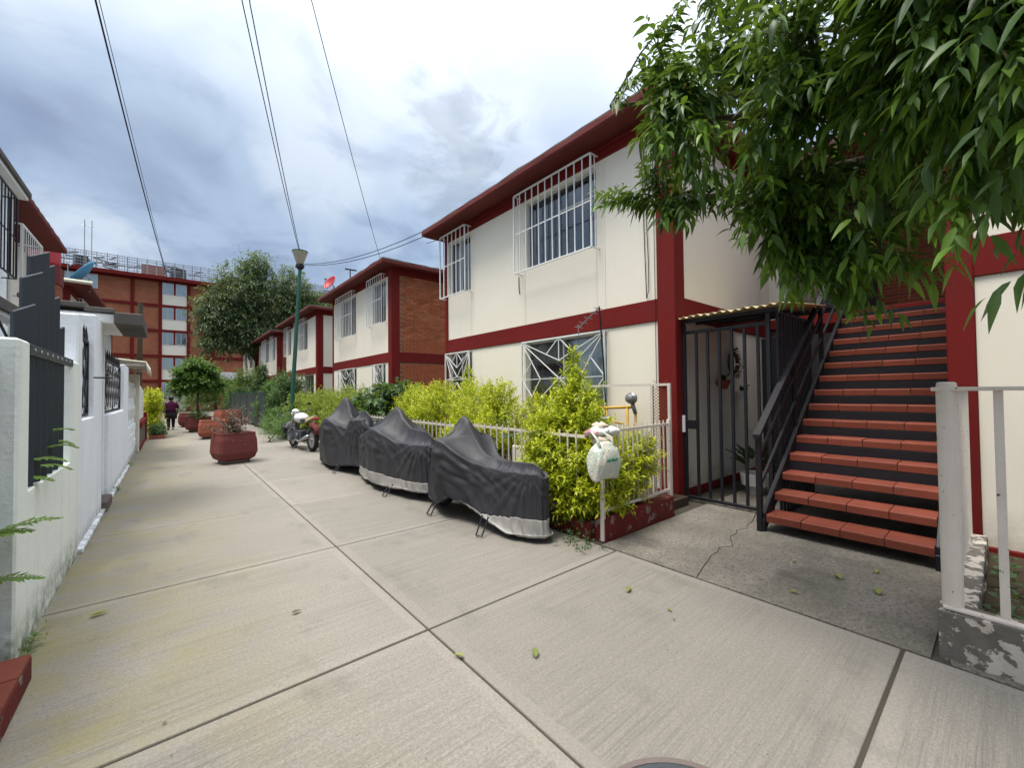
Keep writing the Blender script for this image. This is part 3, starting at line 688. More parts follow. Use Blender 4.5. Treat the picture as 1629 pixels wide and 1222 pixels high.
# corrugated sheet: waves run along x, visible scalloped front edge
m = MB(); ny = 96; vs = []
for i in range(ny+1):
    y = 1.62+(2.86-1.62)*i/ny; a = i/ny*13*2*math.pi
    for j, x in enumerate((5.38, 5.9, 6.5, 7.3)): vs.append((x, y, 2.50+.11*(x-5.38)+.015*math.sin(a)+.006*math.sin(a*.31+j)))
m.add(vs, [(i*4+j, i*4+j+1, (i+1)*4+j+1, (i+1)*4+j) for i in range(ny) for j in range(3)])
o = m.build('corrugated_sheet', MAT['corr'], G1, smooth=True); so = o.modifiers.new('t', 'SOLIDIFY'); so.thickness = .004
for x in (5.9, 6.6, 7.2): MB().box(x-.02, x+.02, 1.66, 2.86, 2.40+.11*(x-5.38), 2.44+.11*(x-5.38)).build('roof_batten', MAT['black'], G1)
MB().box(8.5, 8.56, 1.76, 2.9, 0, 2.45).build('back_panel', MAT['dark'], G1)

# ================================================================ PLANT BED WITH WHITE FENCE (right of the bikes)
def curb(a, b, w_, h, label, mat='redcurb', seg=14):
    a, b = Vector((*a, 0)), Vector((*b, 0)); d = (b-a).normalized(); n_ = Vector((-d.y, d.x, 0)); rings = []
    for i in range(seg+1):
        p = a.lerp(b, i/seg); j = lambda q=.009: random.uniform(-q, q)
        rings.append([p+n_*(-w_/2+j())+Vector((0, 0, -.02)), p+n_*(w_/2+j())+Vector((0, 0, -.02)), p+n_*(w_/2+j())+Vector((0, 0, h-.015+j())), p+n_*(w_/2-.015+j())+Vector((0, 0, h+j())), p+n_*(-w_/2+.015+j())+Vector((0, 0, h+j())), p+n_*(-w_/2+j())+Vector((0, 0, h-.015+j()))])
    m = MB().loft(rings); o = m.build('low_wall', MAT[mat], None); tag(o, label, 'low wall'); return o
curb((3.36, 2.655), (4.70, 2.66), .13, .235, 'dark red low wall of the plant bed facing the staircase forecourt')
curb((3.36, 2.74), (3.36, 8.95), .12, .17, 'dark red low wall of the plant bed behind the covered motorcycles', seg=50)
curb((3.36, 9.3), (3.36, 24), .12, .13, 'faded low kerb wall along the olive hedge towards the lamp post', 'plaster', seg=60)
def picket(name, label, a, b, z0, z1, n, mat, post=(True, True), spike=.05, bw=.014, group=None, postw=.04, mid=None, posth=.06):
    a = Vector((*a, 0)); b = Vector((*b, 0)); T = thing(name, label, 'fence', (a.x, a.y, 0), 0, group)
    for i, (p, has) in enumerate(((a, post[0]), (b, post[1]))):
        if has: MB().box(p.x-postw/2, p.x+postw/2, p.y-postw/2, p.y+postw/2, 0, z1+posth).build('fence_post', MAT[mat], T, bevel=.003)
    d = (b-a).normalized()
    rails = [z0, z1]+(mid or [])
    for z in rails: MB().bar(a+d*postw/2+Vector((0, 0, z)), b-d*postw/2+Vector((0, 0, z+random.uniform(-.012, .012))), .018, .028).build('fence_rail', MAT[mat], T)
    for i in range(1, n):
        p = a.lerp(b, i/n); q = Vector((-d.y, d.x, 0))*.012
        le = Vector((random.uniform(-.006, .006), random.uniform(-.006, .006), 0))
        MB().bar(p+q+Vector((0, 0, z0-.03)), p+q+le+Vector((0, 0, z1+spike)), bw).build('fence_bar', MAT[mat], T)
    return T
picket('picket_fence', 'chipped white picket fence beside the forecourt with the bag hanging on it', (3.36, 2.62), (4.72, 2.66), .30, 1.09, 14, 'oldwhite', spike=.055)
picket('picket_fence', 'chipped white picket fence in front of the yellow bush behind the nearest covered motorcycle', (3.34, 2.80), (3.34, 5.2), .27, 1.03, 19, 'oldwhite', (False, True), spike=.055)
picket('picket_fence', 'white picket fence almost hidden behind the second covered motorcycle', (3.34, 5.35), (3.34, 8.9), .27, 1.0, 26, 'oldwhite', (False, True), spike=.055)

# meter cage against the house front
CG = thing('meter_cage', 'open rusty white mesh cage round the gas pipes by the corner column', 'cage', (5.1, 3.4, 0))
for x, y in ((5.0, 4.15), (5.0, 3.05), (5.0, 2.80)): MB().box(x-.018, x+.018, y-.018, y+.018, 0, 1.60).build('cage_post', MAT['oldwhite'], CG, bevel=.002)
for z in (1.585,): MB().box(4.985, 5.015, 2.82, 4.13, z-.015, z+.015).build('cage_rail', MAT['oldwhite'], CG)
for y in (3.05, 4.15): MB().box(5.02, 5.33, y-.012, y+.012, 1.575, 1.597).build('cage_rail', MAT['rust'], CG)
m = MB()
for i in range(32):
    z = .2+i*.042; m.bar((5.0, 2.83, z), (5.0, 3.03, z+.14), .005); m.bar((5.004, 3.03, z), (5.004, 2.83, z+.14), .005)
m.build('cage_mesh', MAT['rust'], CG)
GM = thing('gas_meter', 'yellow gas pipes with a round grey meter inside the mesh cage', 'gas meter', (5.2, 3.4, 1.2))
MB().tube([(5.22, 4.95, 1.22), (5.2, 4.2, 1.24), (5.2, 3.50, 1.27)], .022, 8).tube([(5.2, 3.58, 1.26), (5.2, 3.58, .25)], .022, 8).tube([(5.17, 3.42, 1.2), (5.17, 3.42, .15)], .018, 8).tube([(5.2, 3.95, 1.25), (5.2, 3.95, 1.10), (5.12, 3.9, 1.08), (5.12, 3.6, 1.02)], .016, 8).tube([(5.22, 4.9, .65), (5.2, 3.6, .62)], .014, 8).build('pipe', MAT['yellow'], GM, smooth=True)
MB().lathe((5.08, 3.44, 1.40), [(.02, .08), (.06, .075), (.065, .05), (.085, .045), (.085, .02), (.065, .015), (.065, -.04), (.04, -.06)], 18, 'x').tube([(5.13, 3.44, 1.32), (5.17, 3.42, 1.18)], .03, 8).build('meter_body', MAT['grey'], GM, smooth=True)
MB().box(5.02, 5.12, 3.80, 4.0, 1.02, 1.12).build('regulator', MAT['grey'], GM, bevel=.02)

AN = thing('aerial', 'thin black aerial mast with a short yagi beside the lower window', 'aerial', (5.2, 4.0, 0))
MB().tube([(5.22, 3.97, .9), (5.20, 4.0, 2.0), (5.15, 4.03, 2.83)], .013, 6).build('mast', MAT['black'], AN)
m = MB().tube([(5.14, 4.04, 2.80), (5.12, 4.42, 2.55)], .011, 5)
for i in range(5):
    t = i/4; p = Vector((5.14, 4.04, 2.80)).lerp(Vector((5.12, 4.42, 2.55)), t); m.tube([p-Vector((.10, 0, 0)), p+Vector((.10, 0, 0))], .006, 4)
m.tube([(5.12, 4.44, 2.6), (5.12, 4.42, 2.4)], .010, 4).build('antenna_head', MAT['grey'], AN)

# wires running down the facade
def cable(name, label, pts, r=.006, mat='wire', n=5, sag=0.0, seg=16, cat='cable'):
    P = []
    if len(pts) == 2 and sag:
        a, b = Vector(pts[0]), Vector(pts[1])
        for i in range(seg+1):
            t = i/seg; p = a.lerp(b, t); p.z -= sag*4*t*(1-t); P.append(p)
    else: P = pts
    o = MB().tube(P, r, n, False).build(name, MAT[mat], None); tag(o, label, cat); return o
cable('cable', 'black cable looping down the cream front near the corner column', [(5.33, 3.33, 5.2), (5.32, 3.30, 4.4), (5.325, 3.27, 3.4), (5.31, 3.26, 2.95), (5.33, 3.31, 2.85), (5.33, 3.33, 3.6), (5.33, 3.36, 5.2)], .006)
cable('cable', 'thin dark cable running straight down beside the corner column', [(5.31, 3.165, 5.2), (5.315, 3.165, 3.0), (5.31, 3.165, 1.6)], .005)
cable('cable', 'pale thin cable under the long eave of the nearest house', [(5.0, 9.3, 5.30), (5.3, 8.6, 5.36), (5.29, 6, 5.40), (5.29, 3.3, 5.40)], .007, 'redroof')
cable('cable', 'short black wire hanging below the upper window grille', [(5.34, 6.15, 3.8), (5.335, 6.14, 3.55), (5.335, 6.12, 3.45)], .008)

# ================================================================ RIGHT CORNER: white pipe railing on a peeling low wall
m = MB(); rings = []
def rough_wall(p0, p1, w_, h, label, mat='plaster', seg=26):
    a, b = Vector((*p0, 0)), Vector((*p1, 0)); d = (b-a).normalized(); n_ = Vector((-d.y, d.x, 0)); rs = []
    for i in range(seg+1):
        p = a.lerp(b, i/seg); j = lambda q=.008: random.uniform(-q, q)
        rs.append([p+n_*(-w_/2-.012+j())+Vector((0, 0, -.03)), p+n_*(w_/2+j())+Vector((0, 0, -.03)), p+n_*(w_/2+j())+Vector((0, 0, h*.5)), p+n_*(w_/2+j())+Vector((0, 0, h+j(.006))), p+n_*(-w_/2+j())+Vector((0, 0, h+j(.006))), p+n_*(-w_/2+j(.014))+Vector((0, 0, h*.6)), p+n_*(-w_/2+j(.014))+Vector((0, 0, h*.25))])
    o = MB().loft(rs).build('low_wall', MAT[mat], None, bevel=.004); return tag(o, label, 'low wall')
rough_wall((3.40, -3.6), (3.40, .27), .16, .265, 'peeling grey plaster low wall under the white pipe railing at the right edge', seg=60)
rough_wall((3.50, .20), (5.30, .20), .15, .25, 'rough broken low wall running back from the pipe railing to the red corner post')
tag(MB().box(3.5, 5.38, -3.6, .12, -.02, .10).build('garden_soil', MAT['soil']), kind='structure')
PR = thing('pipe_railing', 'rust spotted white pipe railing with wide top bar at the right edge', 'railing', (3.4, .2, 0))
MB().lathe((3.40, .215, 0), [(.044, .262), (.044, 1.50), (.040, 1.53), (.03, 1.535)], 20).build('pipe_post', MAT['oldwhite'], PR, smooth=False)
MB().bar((3.40, .275, 1.495), (3.40, -3.5, 1.50), .085, .022).build('top_bar', MAT['oldwhite'], PR, bevel=.003)
for y in (.025, -.38, -.80, -1.2, -1.6): MB().box(3.388, 3.412, y-.018, y+.018, .262, 1.485).build('railing_bar', MAT['oldwhite'], PR, bevel=.002)
MB().bar((3.36, .25, .275), (3.36, -3.5, .275), .05, .012).build('foot_bar', MAT['oldwhite'], PR)
SF = thing('side_railing', 'narrow white barred railing running back behind the fat white post', 'railing', (3.5, .21, 0))
for i in range(7):
    x = 3.62+i*.27; MB().box(x-.009, x+.009, .205, .223, .25, 1.48).build('railing_bar', MAT['oldwhite'], SF)
MB().bar((3.46, .214, 1.488), (5.3, .214, 1.488), .02).build('railing_rail', MAT['oldwhite'], SF)
MB().box(3.60, 3.66, .195, .23, .98, 1.04).build('latch', MAT['rust'], SF, bevel=.004)

# ================================================================ LEFT SIDE
L = -.65
def lintel(): pass
# wall A : pale green-white, louvres above
WA = thing('garden_wall', 'pale greenish white garden wall with dark upright louvres, nearest on the left', 'wall', (-.75, 4.6, 0), 0, 'white walls along the left side')
MB().box(-.90, L, 3.82, 5.25, 0, .93).build('wall_base', MAT['mint'], WA, bevel=.006)
MB().box(-.90, L, 3.57, 3.8195, 0, 1.84).build('pillar', MAT['mint'], WA, bevel=.012)
MB().box(-.85, L+.002, 5.2505, 5.655, 0, 1.82).build('pillar', MAT['mint'], WA, bevel=.012)
for i, (y, zt) in enumerate(zip((3.93, 4.12, 4.31, 4.50, 4.70, 4.90), (2.08, 2.33, 2.52, 2.47, 2.27, 2.06))):
    m = MB(); a = .72; c_, s_ = math.cos(a), math.sin(a); w_, t = .12, .012
    pts = []
    for u, v in ((-w_/2, -t), (w_/2, -t), (w_/2, t), (-w_/2, t)): pts.append((-.70+u*s_+v*c_, y+u*c_-v*s_))
    m.add([(p[0], p[1], .935) for p in pts]+[(p[0], p[1], zt+(-.05 if k in (0, 3) else .02)) for k, p in enumerate(pts)], [(3, 2, 1, 0), (4, 5, 6, 7)]+[(k, (k+1) % 4, (k+1) % 4+4, k+4) for k in range(4)])
    m.build('louvre', MAT['slat'], WA, bevel=.004)
MB().box(-.672, -.648, 3.82, 5.30, 1.765, 1.83).build('louvre_rail', MAT['slat'], WA, bevel=.003)
for i in range(8): MB().lathe((-.646, 3.92+i*.17, 1.798), [(.012, 0), (.008, .006)], 8, 'x').build('bolt', MAT['grey'], WA)
# black gate left of the first pillar, with a tiled step
GT = thing('sheet_gate', 'black sheet metal gate at the left edge behind the fern', 'gate', (-.8, 3.0, 0))
MB().box(-.80, -.77, 2.55, 3.56, .12, 1.72).build('gate_panel', MAT['black'], GT, bevel=.004)
MB().box(-.80, -.74, 2.52, 3.56, 1.72, 1.79).build('gate_rail', MAT['slat'], GT, bevel=.003)
MB().box(-.77, -.74, 3.30, 3.50, 1.02, 1.30).build('lock_box', MAT['slat'], GT, bevel=.005)
SP = thing('tiled_step', 'orange red tiled doorstep at the lower left corner', 'step', (-.65, 3, 0))
MB().box(-.95, -.55, 2.35, 3.36, 0, .118).build('step_base', MAT['redcurb'], SP, bevel=.004)
for i in range(4):
    for j in range(2): MB().box(-.945+j*.2, -.752+j*.2, 2.36+i*.25, 2.602+i*.25, .118, .136+random.uniform(-.001, .002)).build('tile', MAT['tile'], SP, bevel=.002)
# wall B : bright rough white with spiked diamond grille
def lattice_grille(T, x, ya, yb, za, zb, nd, mat='black', spikes=5):
    f = MB()
    for a, b in (((ya, za), (yb, za)), ((ya, zb), (yb, zb)), ((ya, za), (ya, zb)), ((yb, za), (yb, zb))): f.bar((x, a[0], a[1]), (x, b[0], b[1]), .03)
    G = f.build('wall_grille', MAT[mat], T)
    n = nd
    for i in range(-n, n+1):
        for sgn in (1, -1):
            # clip a diagonal of slope (zb-za)/(step) to the rectangle
            L_ = []
            k = (zb-za)/((yb-ya)/n*2.0)*sgn
            y0 = ya+(yb-ya)*i/n
            for t in range(21):
                y = ya+(yb-ya)*t/20; z = (za if sgn > 0 else zb)+k*(y-y0)
                if za <= z <= zb: L_.append((y, z))
            if len(L_) > 1: MB().bar((x+.002*sgn, *L_[0]), (x+.002*sgn, *L_[-1]), .012).build('grille_rod', MAT[mat], G)
    for i in range(spikes):
        y = ya+(yb-ya)*(i+.5)/spikes
        m = MB(); m.add([(x-.014, y-.018, zb+.015), (x+.014, y-.018, zb+.015), (x+.014, y+.018, zb+.015), (x-.014, y+.018, zb+.015), (x-.012, y-.035, zb+.07), (x+.012, y+.035, zb+.07), (x, y, zb+.19)],
            [(0, 1, 2, 3), (0, 4, 6), (0, 6, 1), (1, 6, 5), (1, 5, 2), (2, 5, 6), (2, 6, 3), (3, 6, 4), (3, 4, 0)])
        m.build('spike', MAT[mat], G)
    return G
WB = thing('garden_wall', 'bright white rough rendered wall with a spiked diamond grille, before the black door', 'wall', (-.75, 6.5, 0), 0, 'white walls along the left side')
MB().box(-.88, L-.012, 5.66, 5.93, 0, 2.30).build('pillar', MAT['wwhite'], WB, bevel=.015)
MB().box(-.86, L-.008, 5.9305, 6.80, 0, 1.27).build('wall_base', MAT['wwhite'], WB, bevel=.01)
MB().box(-.86, L-.004, 6.8005, 7.50, 0, 2.46).build('pillar', MAT['wwhite'], WB, bevel=.012)
MB().box(L-.02, L+.035, 5.70, 7.50, 0, .05).build('wall_foot', MAT['wwhite'], WB, bevel=.008)
lattice_grille(WB, -.72, 5.96, 6.77, 1.30, 2.13, 4)
MB().tube([(-.66, 6.7, 1.72), (-.50, 6.72, 1.72)], .009, 6).build('pin', MAT['black'], WB)
DR = thing('street_door', 'narrow black door between the white walls under the dark tiled canopy', 'door', (-.8, 7.8, 0))
MB().box(-.86, -.82, 7.51, 8.12, .14, 2.36).build('door_leaf', MAT['black'], DR)
MB().box(-.80, -.79, 7.55, 7.6, .16, 2.3).build('door_stile', MAT['slat'], DR)
MB().box(-.86, -.70, 8.12, 8.30, 0, 2.42).build('door_jamb', MAT['wwhite'], DR, bevel=.006)
MB().box(-.90, -.60, 7.51, 8.12, 0, .13).build('door_step', MAT['tread'], DR, bevel=.008)
CN = thing('door_canopy', 'small sloping canopy of dark tiles over the black street door', 'canopy', (-.8, 7.9, 2.4))
MB().box(-1.3, -.36, 7.32, 8.75, 2.44, 2.56).build('canopy_slab', MAT['white'], CN, bevel=.01)
m = MB()
for i in range(7):
    for j in range(4):
        y = 7.28+i*.215; x = -1.35+j*.27; z = 2.72-.045*j
        MB().box(x, x+.28, y, y+.205, z-.155 if j == 3 else z-.06, z).build('canopy_tile', MAT['roofgrey'], CN, bevel=.01)
# wall C
WC = thing('garden_wall', 'white wall with black spiked grille just beyond the black street door', 'wall', (-.75, 10, 0), 0, 'white walls along the left side')
MB().box(-.86, L-.006, 8.3005, 10.95, 0, 1.24).build('wall_base', MAT['wwhite'], WC, bevel=.01)
MB().box(-.86, L, 10.9505, 11.95, 0, 2.12).build('pillar', MAT['wwhite'], WC, bevel=.012)
MB().box(L-.02, L+.035, 8.30, 12.0, 0, .05).build('wall_foot', MAT['wwhite'], WC, bevel=.008)
lattice_grille(WC, -.72, 8.40, 10.9, 1.27, 2.05, 9, spikes=9)
# wall D : moulded white panel over small blocks
WD = thing('garden_wall', 'white wall with curly moulded panel over small painted blocks', 'wall', (-.75, 13.4, 0), 0, 'white walls along the left side')
for r in range(4):
    for c in range(6): MB().box(-.84, L-.015-random.uniform(0, .01), 12.0+c*.5+(.0 if r % 2 else .0)+.006, 12.49+c*.5, r*.2+.004, r*.2+.194).build('block', MAT['wwhite'], WD, bevel=.01)
m = MB()
MB().box(-.82, -.70, 12.0, 15.0, .8, 1.85).build('panel_back', MAT['wwhite'], WD, bevel=.01)
for i in range(6):
    for j in range(2):
        cy, cz = 12.25+i*.5, 1.08+j*.5; P = [(-.69, cy+.19*math.cos(a)*(1-a/9), cz+.19*math.sin(a)*(1-a/9)) for a in [k*.45 for k in range(17)]]
        MB().tube(P, .024, 6).build('moulding', MAT['white'], WD, smooth=True)
MB().box(-.84, -.60, 15.02, 15.25, 0, 2.1).build('pillar', MAT['cream2'], WD, bevel=.01)
AW = thing('awning', 'cream corrugated awning over the far left entrance', 'awning', (-.8, 14, 2.2))
m = MB(); vs = []; nn = 80
for i in range(nn+1):
    y = 12.3+i/nn*3.1; a = i/nn*16*2*math.pi
    for x, z in ((-2.2, 2.42), (-.9, 2.32), (-.38, 2.26), (-.36, 2.06)): vs.append((x, y, z+.02*math.sin(a)))
m.add(vs, [(i*4+j, i*4+j+1, (i+1)*4+j+1, (i+1)*4+j) for i in range(nn) for j in range(3)])
o = m.build('awning_sheet', MAT['corrwhite'], AW, smooth=True); so = o.modifiers.new('t', 'SOLIDIFY'); so.thickness = .01
for y in (12.4, 13.9, 15.3): MB().box(-2.2, -.4, y-.02, y+.02, 2.18, 2.22).build('awning_arm', MAT['oldwhite'], AW)
WE = thing('garden_wall', 'low dark red wall topped with a white moulded screen farther along the left', 'wall', (-.7, 17, 0))
MB().box(-.80, -.58, 15.3, 19.2, 0, .10).build('plinth', MAT['red'], WE)
MB().box(-.78, -.60, 15.3, 19.2, .10, .62).build('wall_base', MAT['tread'], WE, bevel=.01)
MB().box(-.82, -.56, 15.3, 19.2, .62, .78).build('wall_cap', MAT['red'], WE, bevel=.01)
MB().box(-.80, -.56, 18.9, 19.25, 0, .95).build('pillar', MAT['red'], WE, bevel=.01)
for i in range(6): MB().box(-.74, -.64, 15.45+i*.56, 15.9+i*.56, .78, 1.78+.06*math.sin(i)).build('screen_panel', MAT['white'], WE, bevel=.03)
for k, (ya, yb, mt, lab) in enumerate(((22.5, 30, 'redcurb', 'low dark wall behind the yellow flowered shrub on the left'), (30.2, 46, 'cream2', 'distant cream garden wall at the far left'))):
    T = thing('garden_wall', lab, 'wall', (-.7, ya, 0)); MB().box(-.9, -.7, ya, yb, 0, 1.1).build('wall_base', MAT[mt], T, bevel=.01); MB().box(-.93, -.67, ya, yb, 1.1, 1.2).build('wall_cap', MAT['red'], T)

# left houses
H1 = house('white house with grey gutter edge, nearest on the left above the garden wall', -4, 11.86, -2.30, 1, 5, [(8.2, 9.2, 1.2, 2.4, 'none')], [(9.55, 11.35, 3.72, 5.0, 'bars')], cream='wwhite', side='cream', eave=.22, ovr=.25, grl='black', noroof=True, colw=.02, farcol=.01, group='houses along the left side')
for o in [c for c in H1.children if c.name.split('.')[0] in ('floor_band', 'roof_beam', 'corner_column', 'side_band', 'plinth')]: o.data.materials[0] = MAT['wwhite']
MB().box(-7.5, -2.12, -4.3, 12.15, 5.34, 5.40).build('soffit', MAT['white'], H1); MB().box(-7.5, -2.08, -4.3, 12.2, 5.401, 5.52).build('gutter', MAT['roofgrey'], H1, bevel=.02)
MB().tube([(-2.27, 11.80, 0.1), (-2.27, 11.80, 5.3)], .03, 8).build('downpipe', MAT['oldwhite'], H1)
LD = MB().box(-2.295, -1.72, 5.5, 9.95, 2.70, 2.86).build('porch_roof', MAT['roofgrey'], H1, bevel=.01); MB().box(-2.29, -1.76, 5.5, 9.90, 2.64, 2.699).build('porch_soffit', MAT['white'], LD)
BR = MB(); BR.bar((-1.78, 9.85, 2.63), (-1.78, 8.6, 2.05), .025).bar((-1.78, 8.6, 2.63), (-1.78, 9.85, 2.05), .025).bar((-1.78, 9.85, 2.05), (-1.78, 8.6, 2.05), .025); BR.build('porch_brace', MAT['black'], LD)
H2 = house('dark red eaved house with a white window cage, second on the left', 12.25, 16.3, -2.85, 1, 5, [(13, 14.2, 1.2, 2.4, 'none')], [(12.75, 14.1, 3.6, 4.9, 'none')], cream='cream2', side='brickm', eave=.70, ovr=.12, group='houses along the left side')
BG = MB(); xa = -2.27
for y in (12.55, 14.25): 
    for z in (3.52, 4.98): BG.bar((-2.85, y, z), (xa, y, z), .03)
    BG.bar((xa, y, 3.52), (xa, y, 4.98), .035)
for z in (3.52, 4.98): BG.bar((xa, 12.55, z), (xa, 14.25, z), .035)
BGo = BG.build('window_cage', MAT['white'], H2)
for i in range(1, 10): MB().bar((xa, 12.55+i*.17, 3.53), (xa, 12.55+i*.17, 4.97), .013).build('grille_bar', MAT['white'], BGo)
for i in range(1, 5): MB().bar((-2.85+i*.116, 12.55, 3.53), (-2.85+i*.116, 12.55, 4.97), .010).build('grille_bar', MAT['white'], BGo)
house('low eaved brick house with a pipe along its roof edge, third on the left', 21.2, 27.2, -2.75, 1, 5, [(23, 24.4, 1.2, 2.4, 'none')], [(23, 24.4, 3.6, 5.2, 'bars')], cream='cream2', side='cream', eave=.60, ovr=.3, group='houses along the left side')
tag(MB().tube([(-3.6, 20.85, 5.60), (-2.1, 20.85, 5.56)], .07, 8).build('pipe', MAT['corrwhite']), 'thick pale pipe lying along the roof edge below the blue dish', 'pipe')
house('brick house barely seen behind the red roof tank, fourth on the left', 29.0, 36, -2.75, 1, 5, [(31, 32.5, 1.2, 2.4, 'none')], [(31, 32.5, 3.6, 5.2, 'bars')], cream='cream2', side='brickm', eave=.6, group='houses along the left side')
TK = tag(MB().lathe((-2.95, 19.0, 5.56), [(.30, 0), (.34, .1), (.34, .55), (.25, .68), (.1, .72)], 16).build('roof_tank', MAT['reddish'], None, smooth=False), 'red rooftop water tank behind the left eaves', 'water tank')
TKs = thing('tank_stand', 'dark platform carrying the red rooftop tank', 'stand', (-2.95, 19, 4.9)); MB().box(-3.3, -2.6, 18.65, 19.35, 5.0, 5.555).build('platform', MAT['redroof'], TKs)
MB().box(-3.28, -2.62, 18.67, 19.33, 0, 5.0).build('support', MAT['brickx'], TKs)
def dish(name, label, c, r, d, mat, depth=.22, pole=.5):
    T = thing(name, label, 'satellite dish', c); c = Vector(c); d = Vector(d).normalized(); q = d.to_track_quat('Z', 'Y')
    m = MB(); n = 24; rings = []
    for k in range(9):
        rr = r*(k+.02)/8; rings.append([c+q @ Vector((rr*math.cos(2*math.pi*i/n), rr*math.sin(2*math.pi*i/n), depth*(rr/r)**2)) for i in range(n)])
    m.loft(rings, cap=False); o = m.build('reflector', MAT[mat], T, smooth=True); so = o.modifiers.new('t', 'SOLIDIFY'); so.thickness = .012
    f = c+q @ Vector((0, 0, depth+r*.75)); MB().tube([c+q @ Vector((0, -r*.95, depth)), f], .013, 5).tube([f, f+q @ Vector((0, 0, -.1))], .04, 8).build('feed_arm', MAT['grey'], T)
    MB().tube([c, c-d*.12, c-d*.12-Vector((0, 0, pole))], .025, 6).build('pole', MAT['grey'], T)
dish('satellite_dish', 'big blue satellite dish tilted on the left roofs', (-2.35, 21.6, 5.98), .56, (-.75, -.05, .58), 'blue', .16, .55)
dish('satellite_dish', 'small red satellite dish on the second right hand roof', (5.15, 17.7, 6.05), .33, (-.75, -.25, .45), 'reddish', .12, .5)

# ================================================================ LAMP POST, WIRES, POLE
LP = thing('lamp_post', 'tall green lamp post with an inverted cone shade, leaning slightly', 'lamp post', (3.6, 17.6, 0))
b0, t0 = Vector((3.6, 17.6, 0)), Vector((3.88, 17.35, 6.35))
MB().tube([b0, b0+(t0-b0)*.02, b0+(t0-b0)*.021, t0], [.12, .12, .085, .06], 12).build('pole', MAT['green'], LP, smooth=False)
MB().lathe(t0, [(.07, -.02), (.16, .08), (.15, .17), (.12, .20)], 20).build('lamp_base', MAT['black'], LP, smooth=False)
MB().lathe(t0, [(.12, .20), (.26, .62), (.265, .67)], 28).build('lamp_shade', MAT['lampshade'], LP, smooth=False)
MB().lathe(t0, [(.285, .67), (.28, .70), (.08, .75)], 28).build('lamp_cap', MAT['green'], LP, smooth=False)
cable('overhead_wire', 'thick twisted overhead cable at the upper left of the sky', [(Vector((-.05, 40, 10.2))).lerp(Vector((-1.6, 9.0, 11.2)), i/10) - Vector((0, 0, 1.2*4*(i/10)*(1-i/10)*.3)) for i in range(11)]+[(-2.3, -5, 12.4)], .022)
cable('overhead_wire', 'thin overhead cable hugging the thick one at the upper left', [(-.05, 40, 10.1), (-1.56, 9.0, 11.22), (-2.25, -5, 12.5)], .009)
for dx, lab in ((0, 'left of the pair of overhead wires meeting the lamp post'), (.13, 'right of the pair of overhead wires meeting the lamp post')):
    cable('overhead_wire', lab, [Vector((3.86+dx*.2, 17.35, 7.0)).lerp(Vector((1.02+dx, 9.0, 8.9)), i/8)-Vector((0, 0, .12*4*(i/8)*(1-i/8))) for i in range(9)]+[(.2+dx, 6, 9.9), (-2, -1, 12)], .011)
cable('overhead_wire', 'single thin overhead wire in the middle of the sky', [Vector((7.4, 18.0, 7.4)).lerp(Vector((2.4, 9.6, 10.1)), i/8)-Vector((0, 0, .12*4*(i/8)*(1-i/8))) for i in range(9)]+[(.2, 6, 11.2)], .010)
for dz, lab in ((0, 'upper wire running from the lamp post to the eave of the nearest house'), (-.14, 'lower wire running from the lamp post to the eave of the nearest house')):
    cable('overhead_wire', lab, [Vector((3.9, 17.3, 6.55+dz*.3)).lerp(Vector((4.95, 9.35, 5.62+dz)), i/8)-Vector((0, 0, .25*4*(i/8)*(1-i/8))) for i in range(9)], .010)
UP = tag(MB().tube([(-1.35, 33, 0), (-1.3, 33, 7.1)], [.14, .12], 8).build('utility_pole', MAT['bark']), 'weathered wooden utility pole in front of the apartment block', 'utility pole')

# roof clutter on the second right hand house
SC = tag(MB().tube([(5.0, 15.0, 5.6), (5.0, 15.0, 6.0)], .02, 5).tube([(4.8, 14.9, 5.95), (5.25, 15.1, 6.02)], .03, 5).build('roof_aerial', MAT['black']), 'small black aerial on the second right hand roof', 'aerial')

# sign on the apartment wall and low green mesh fence at the end of the lane
tag(MB().box(4.1, 5.6, Ya-.35, Ya-.3, 3.1, 3.9).build('sign_board', MAT['white'], None, bevel=.01), 'small blank white board on the apartment block behind the round tree', 'sign')
GF = thing('mesh_fence', 'dark green mesh fence panels round the far garden', 'fence', (3.2, 26, 0))
for i in range(7):
    y = 20.5+i*2.6; MB().box(3.18, 3.24, y-.03, y+.03, 0, 1.72).build('fence_post', MAT['green'], GF)
    if i < 6:
        MB().box(3.20, 3.215, y+.03, y+2.57, .12, 1.6).build('fence_panel', MAT['slat'], GF); MB().box(3.19, 3.23, y+.03, y+2.57, 1.6, 1.64).build('fence_rail', MAT['green'], GF)
# manhole
MH = thing('manhole_cover', 'round dark iron manhole cover set in the pavement at the bottom edge', 'manhole cover', (1.31, .66, 0))
MB().lathe((1.31, .66, 0), [(.34, -.03), (.34, .004), (.335, .007), (.30, .007), (.295, .002), (.0, .002)], 48).build('cover_frame', MAT['iron'], MH)
for i in range(-4, 5):
    h_ = math.sqrt(max(0, .27**2-(i*.06)**2)); MB().box(1.31+i*.06-.012, 1.31+i*.06+.012, .66-h_, .66+h_, .0015, .0065).build('cover_rib', MAT['iron'], MH)
MB().lathe((1.31, .66, 0), [(.37, -.01), (.37, .0022), (.345, .0026), (.345, -.01)], 48).build('mortar_ring', MAT['tread'], MH)

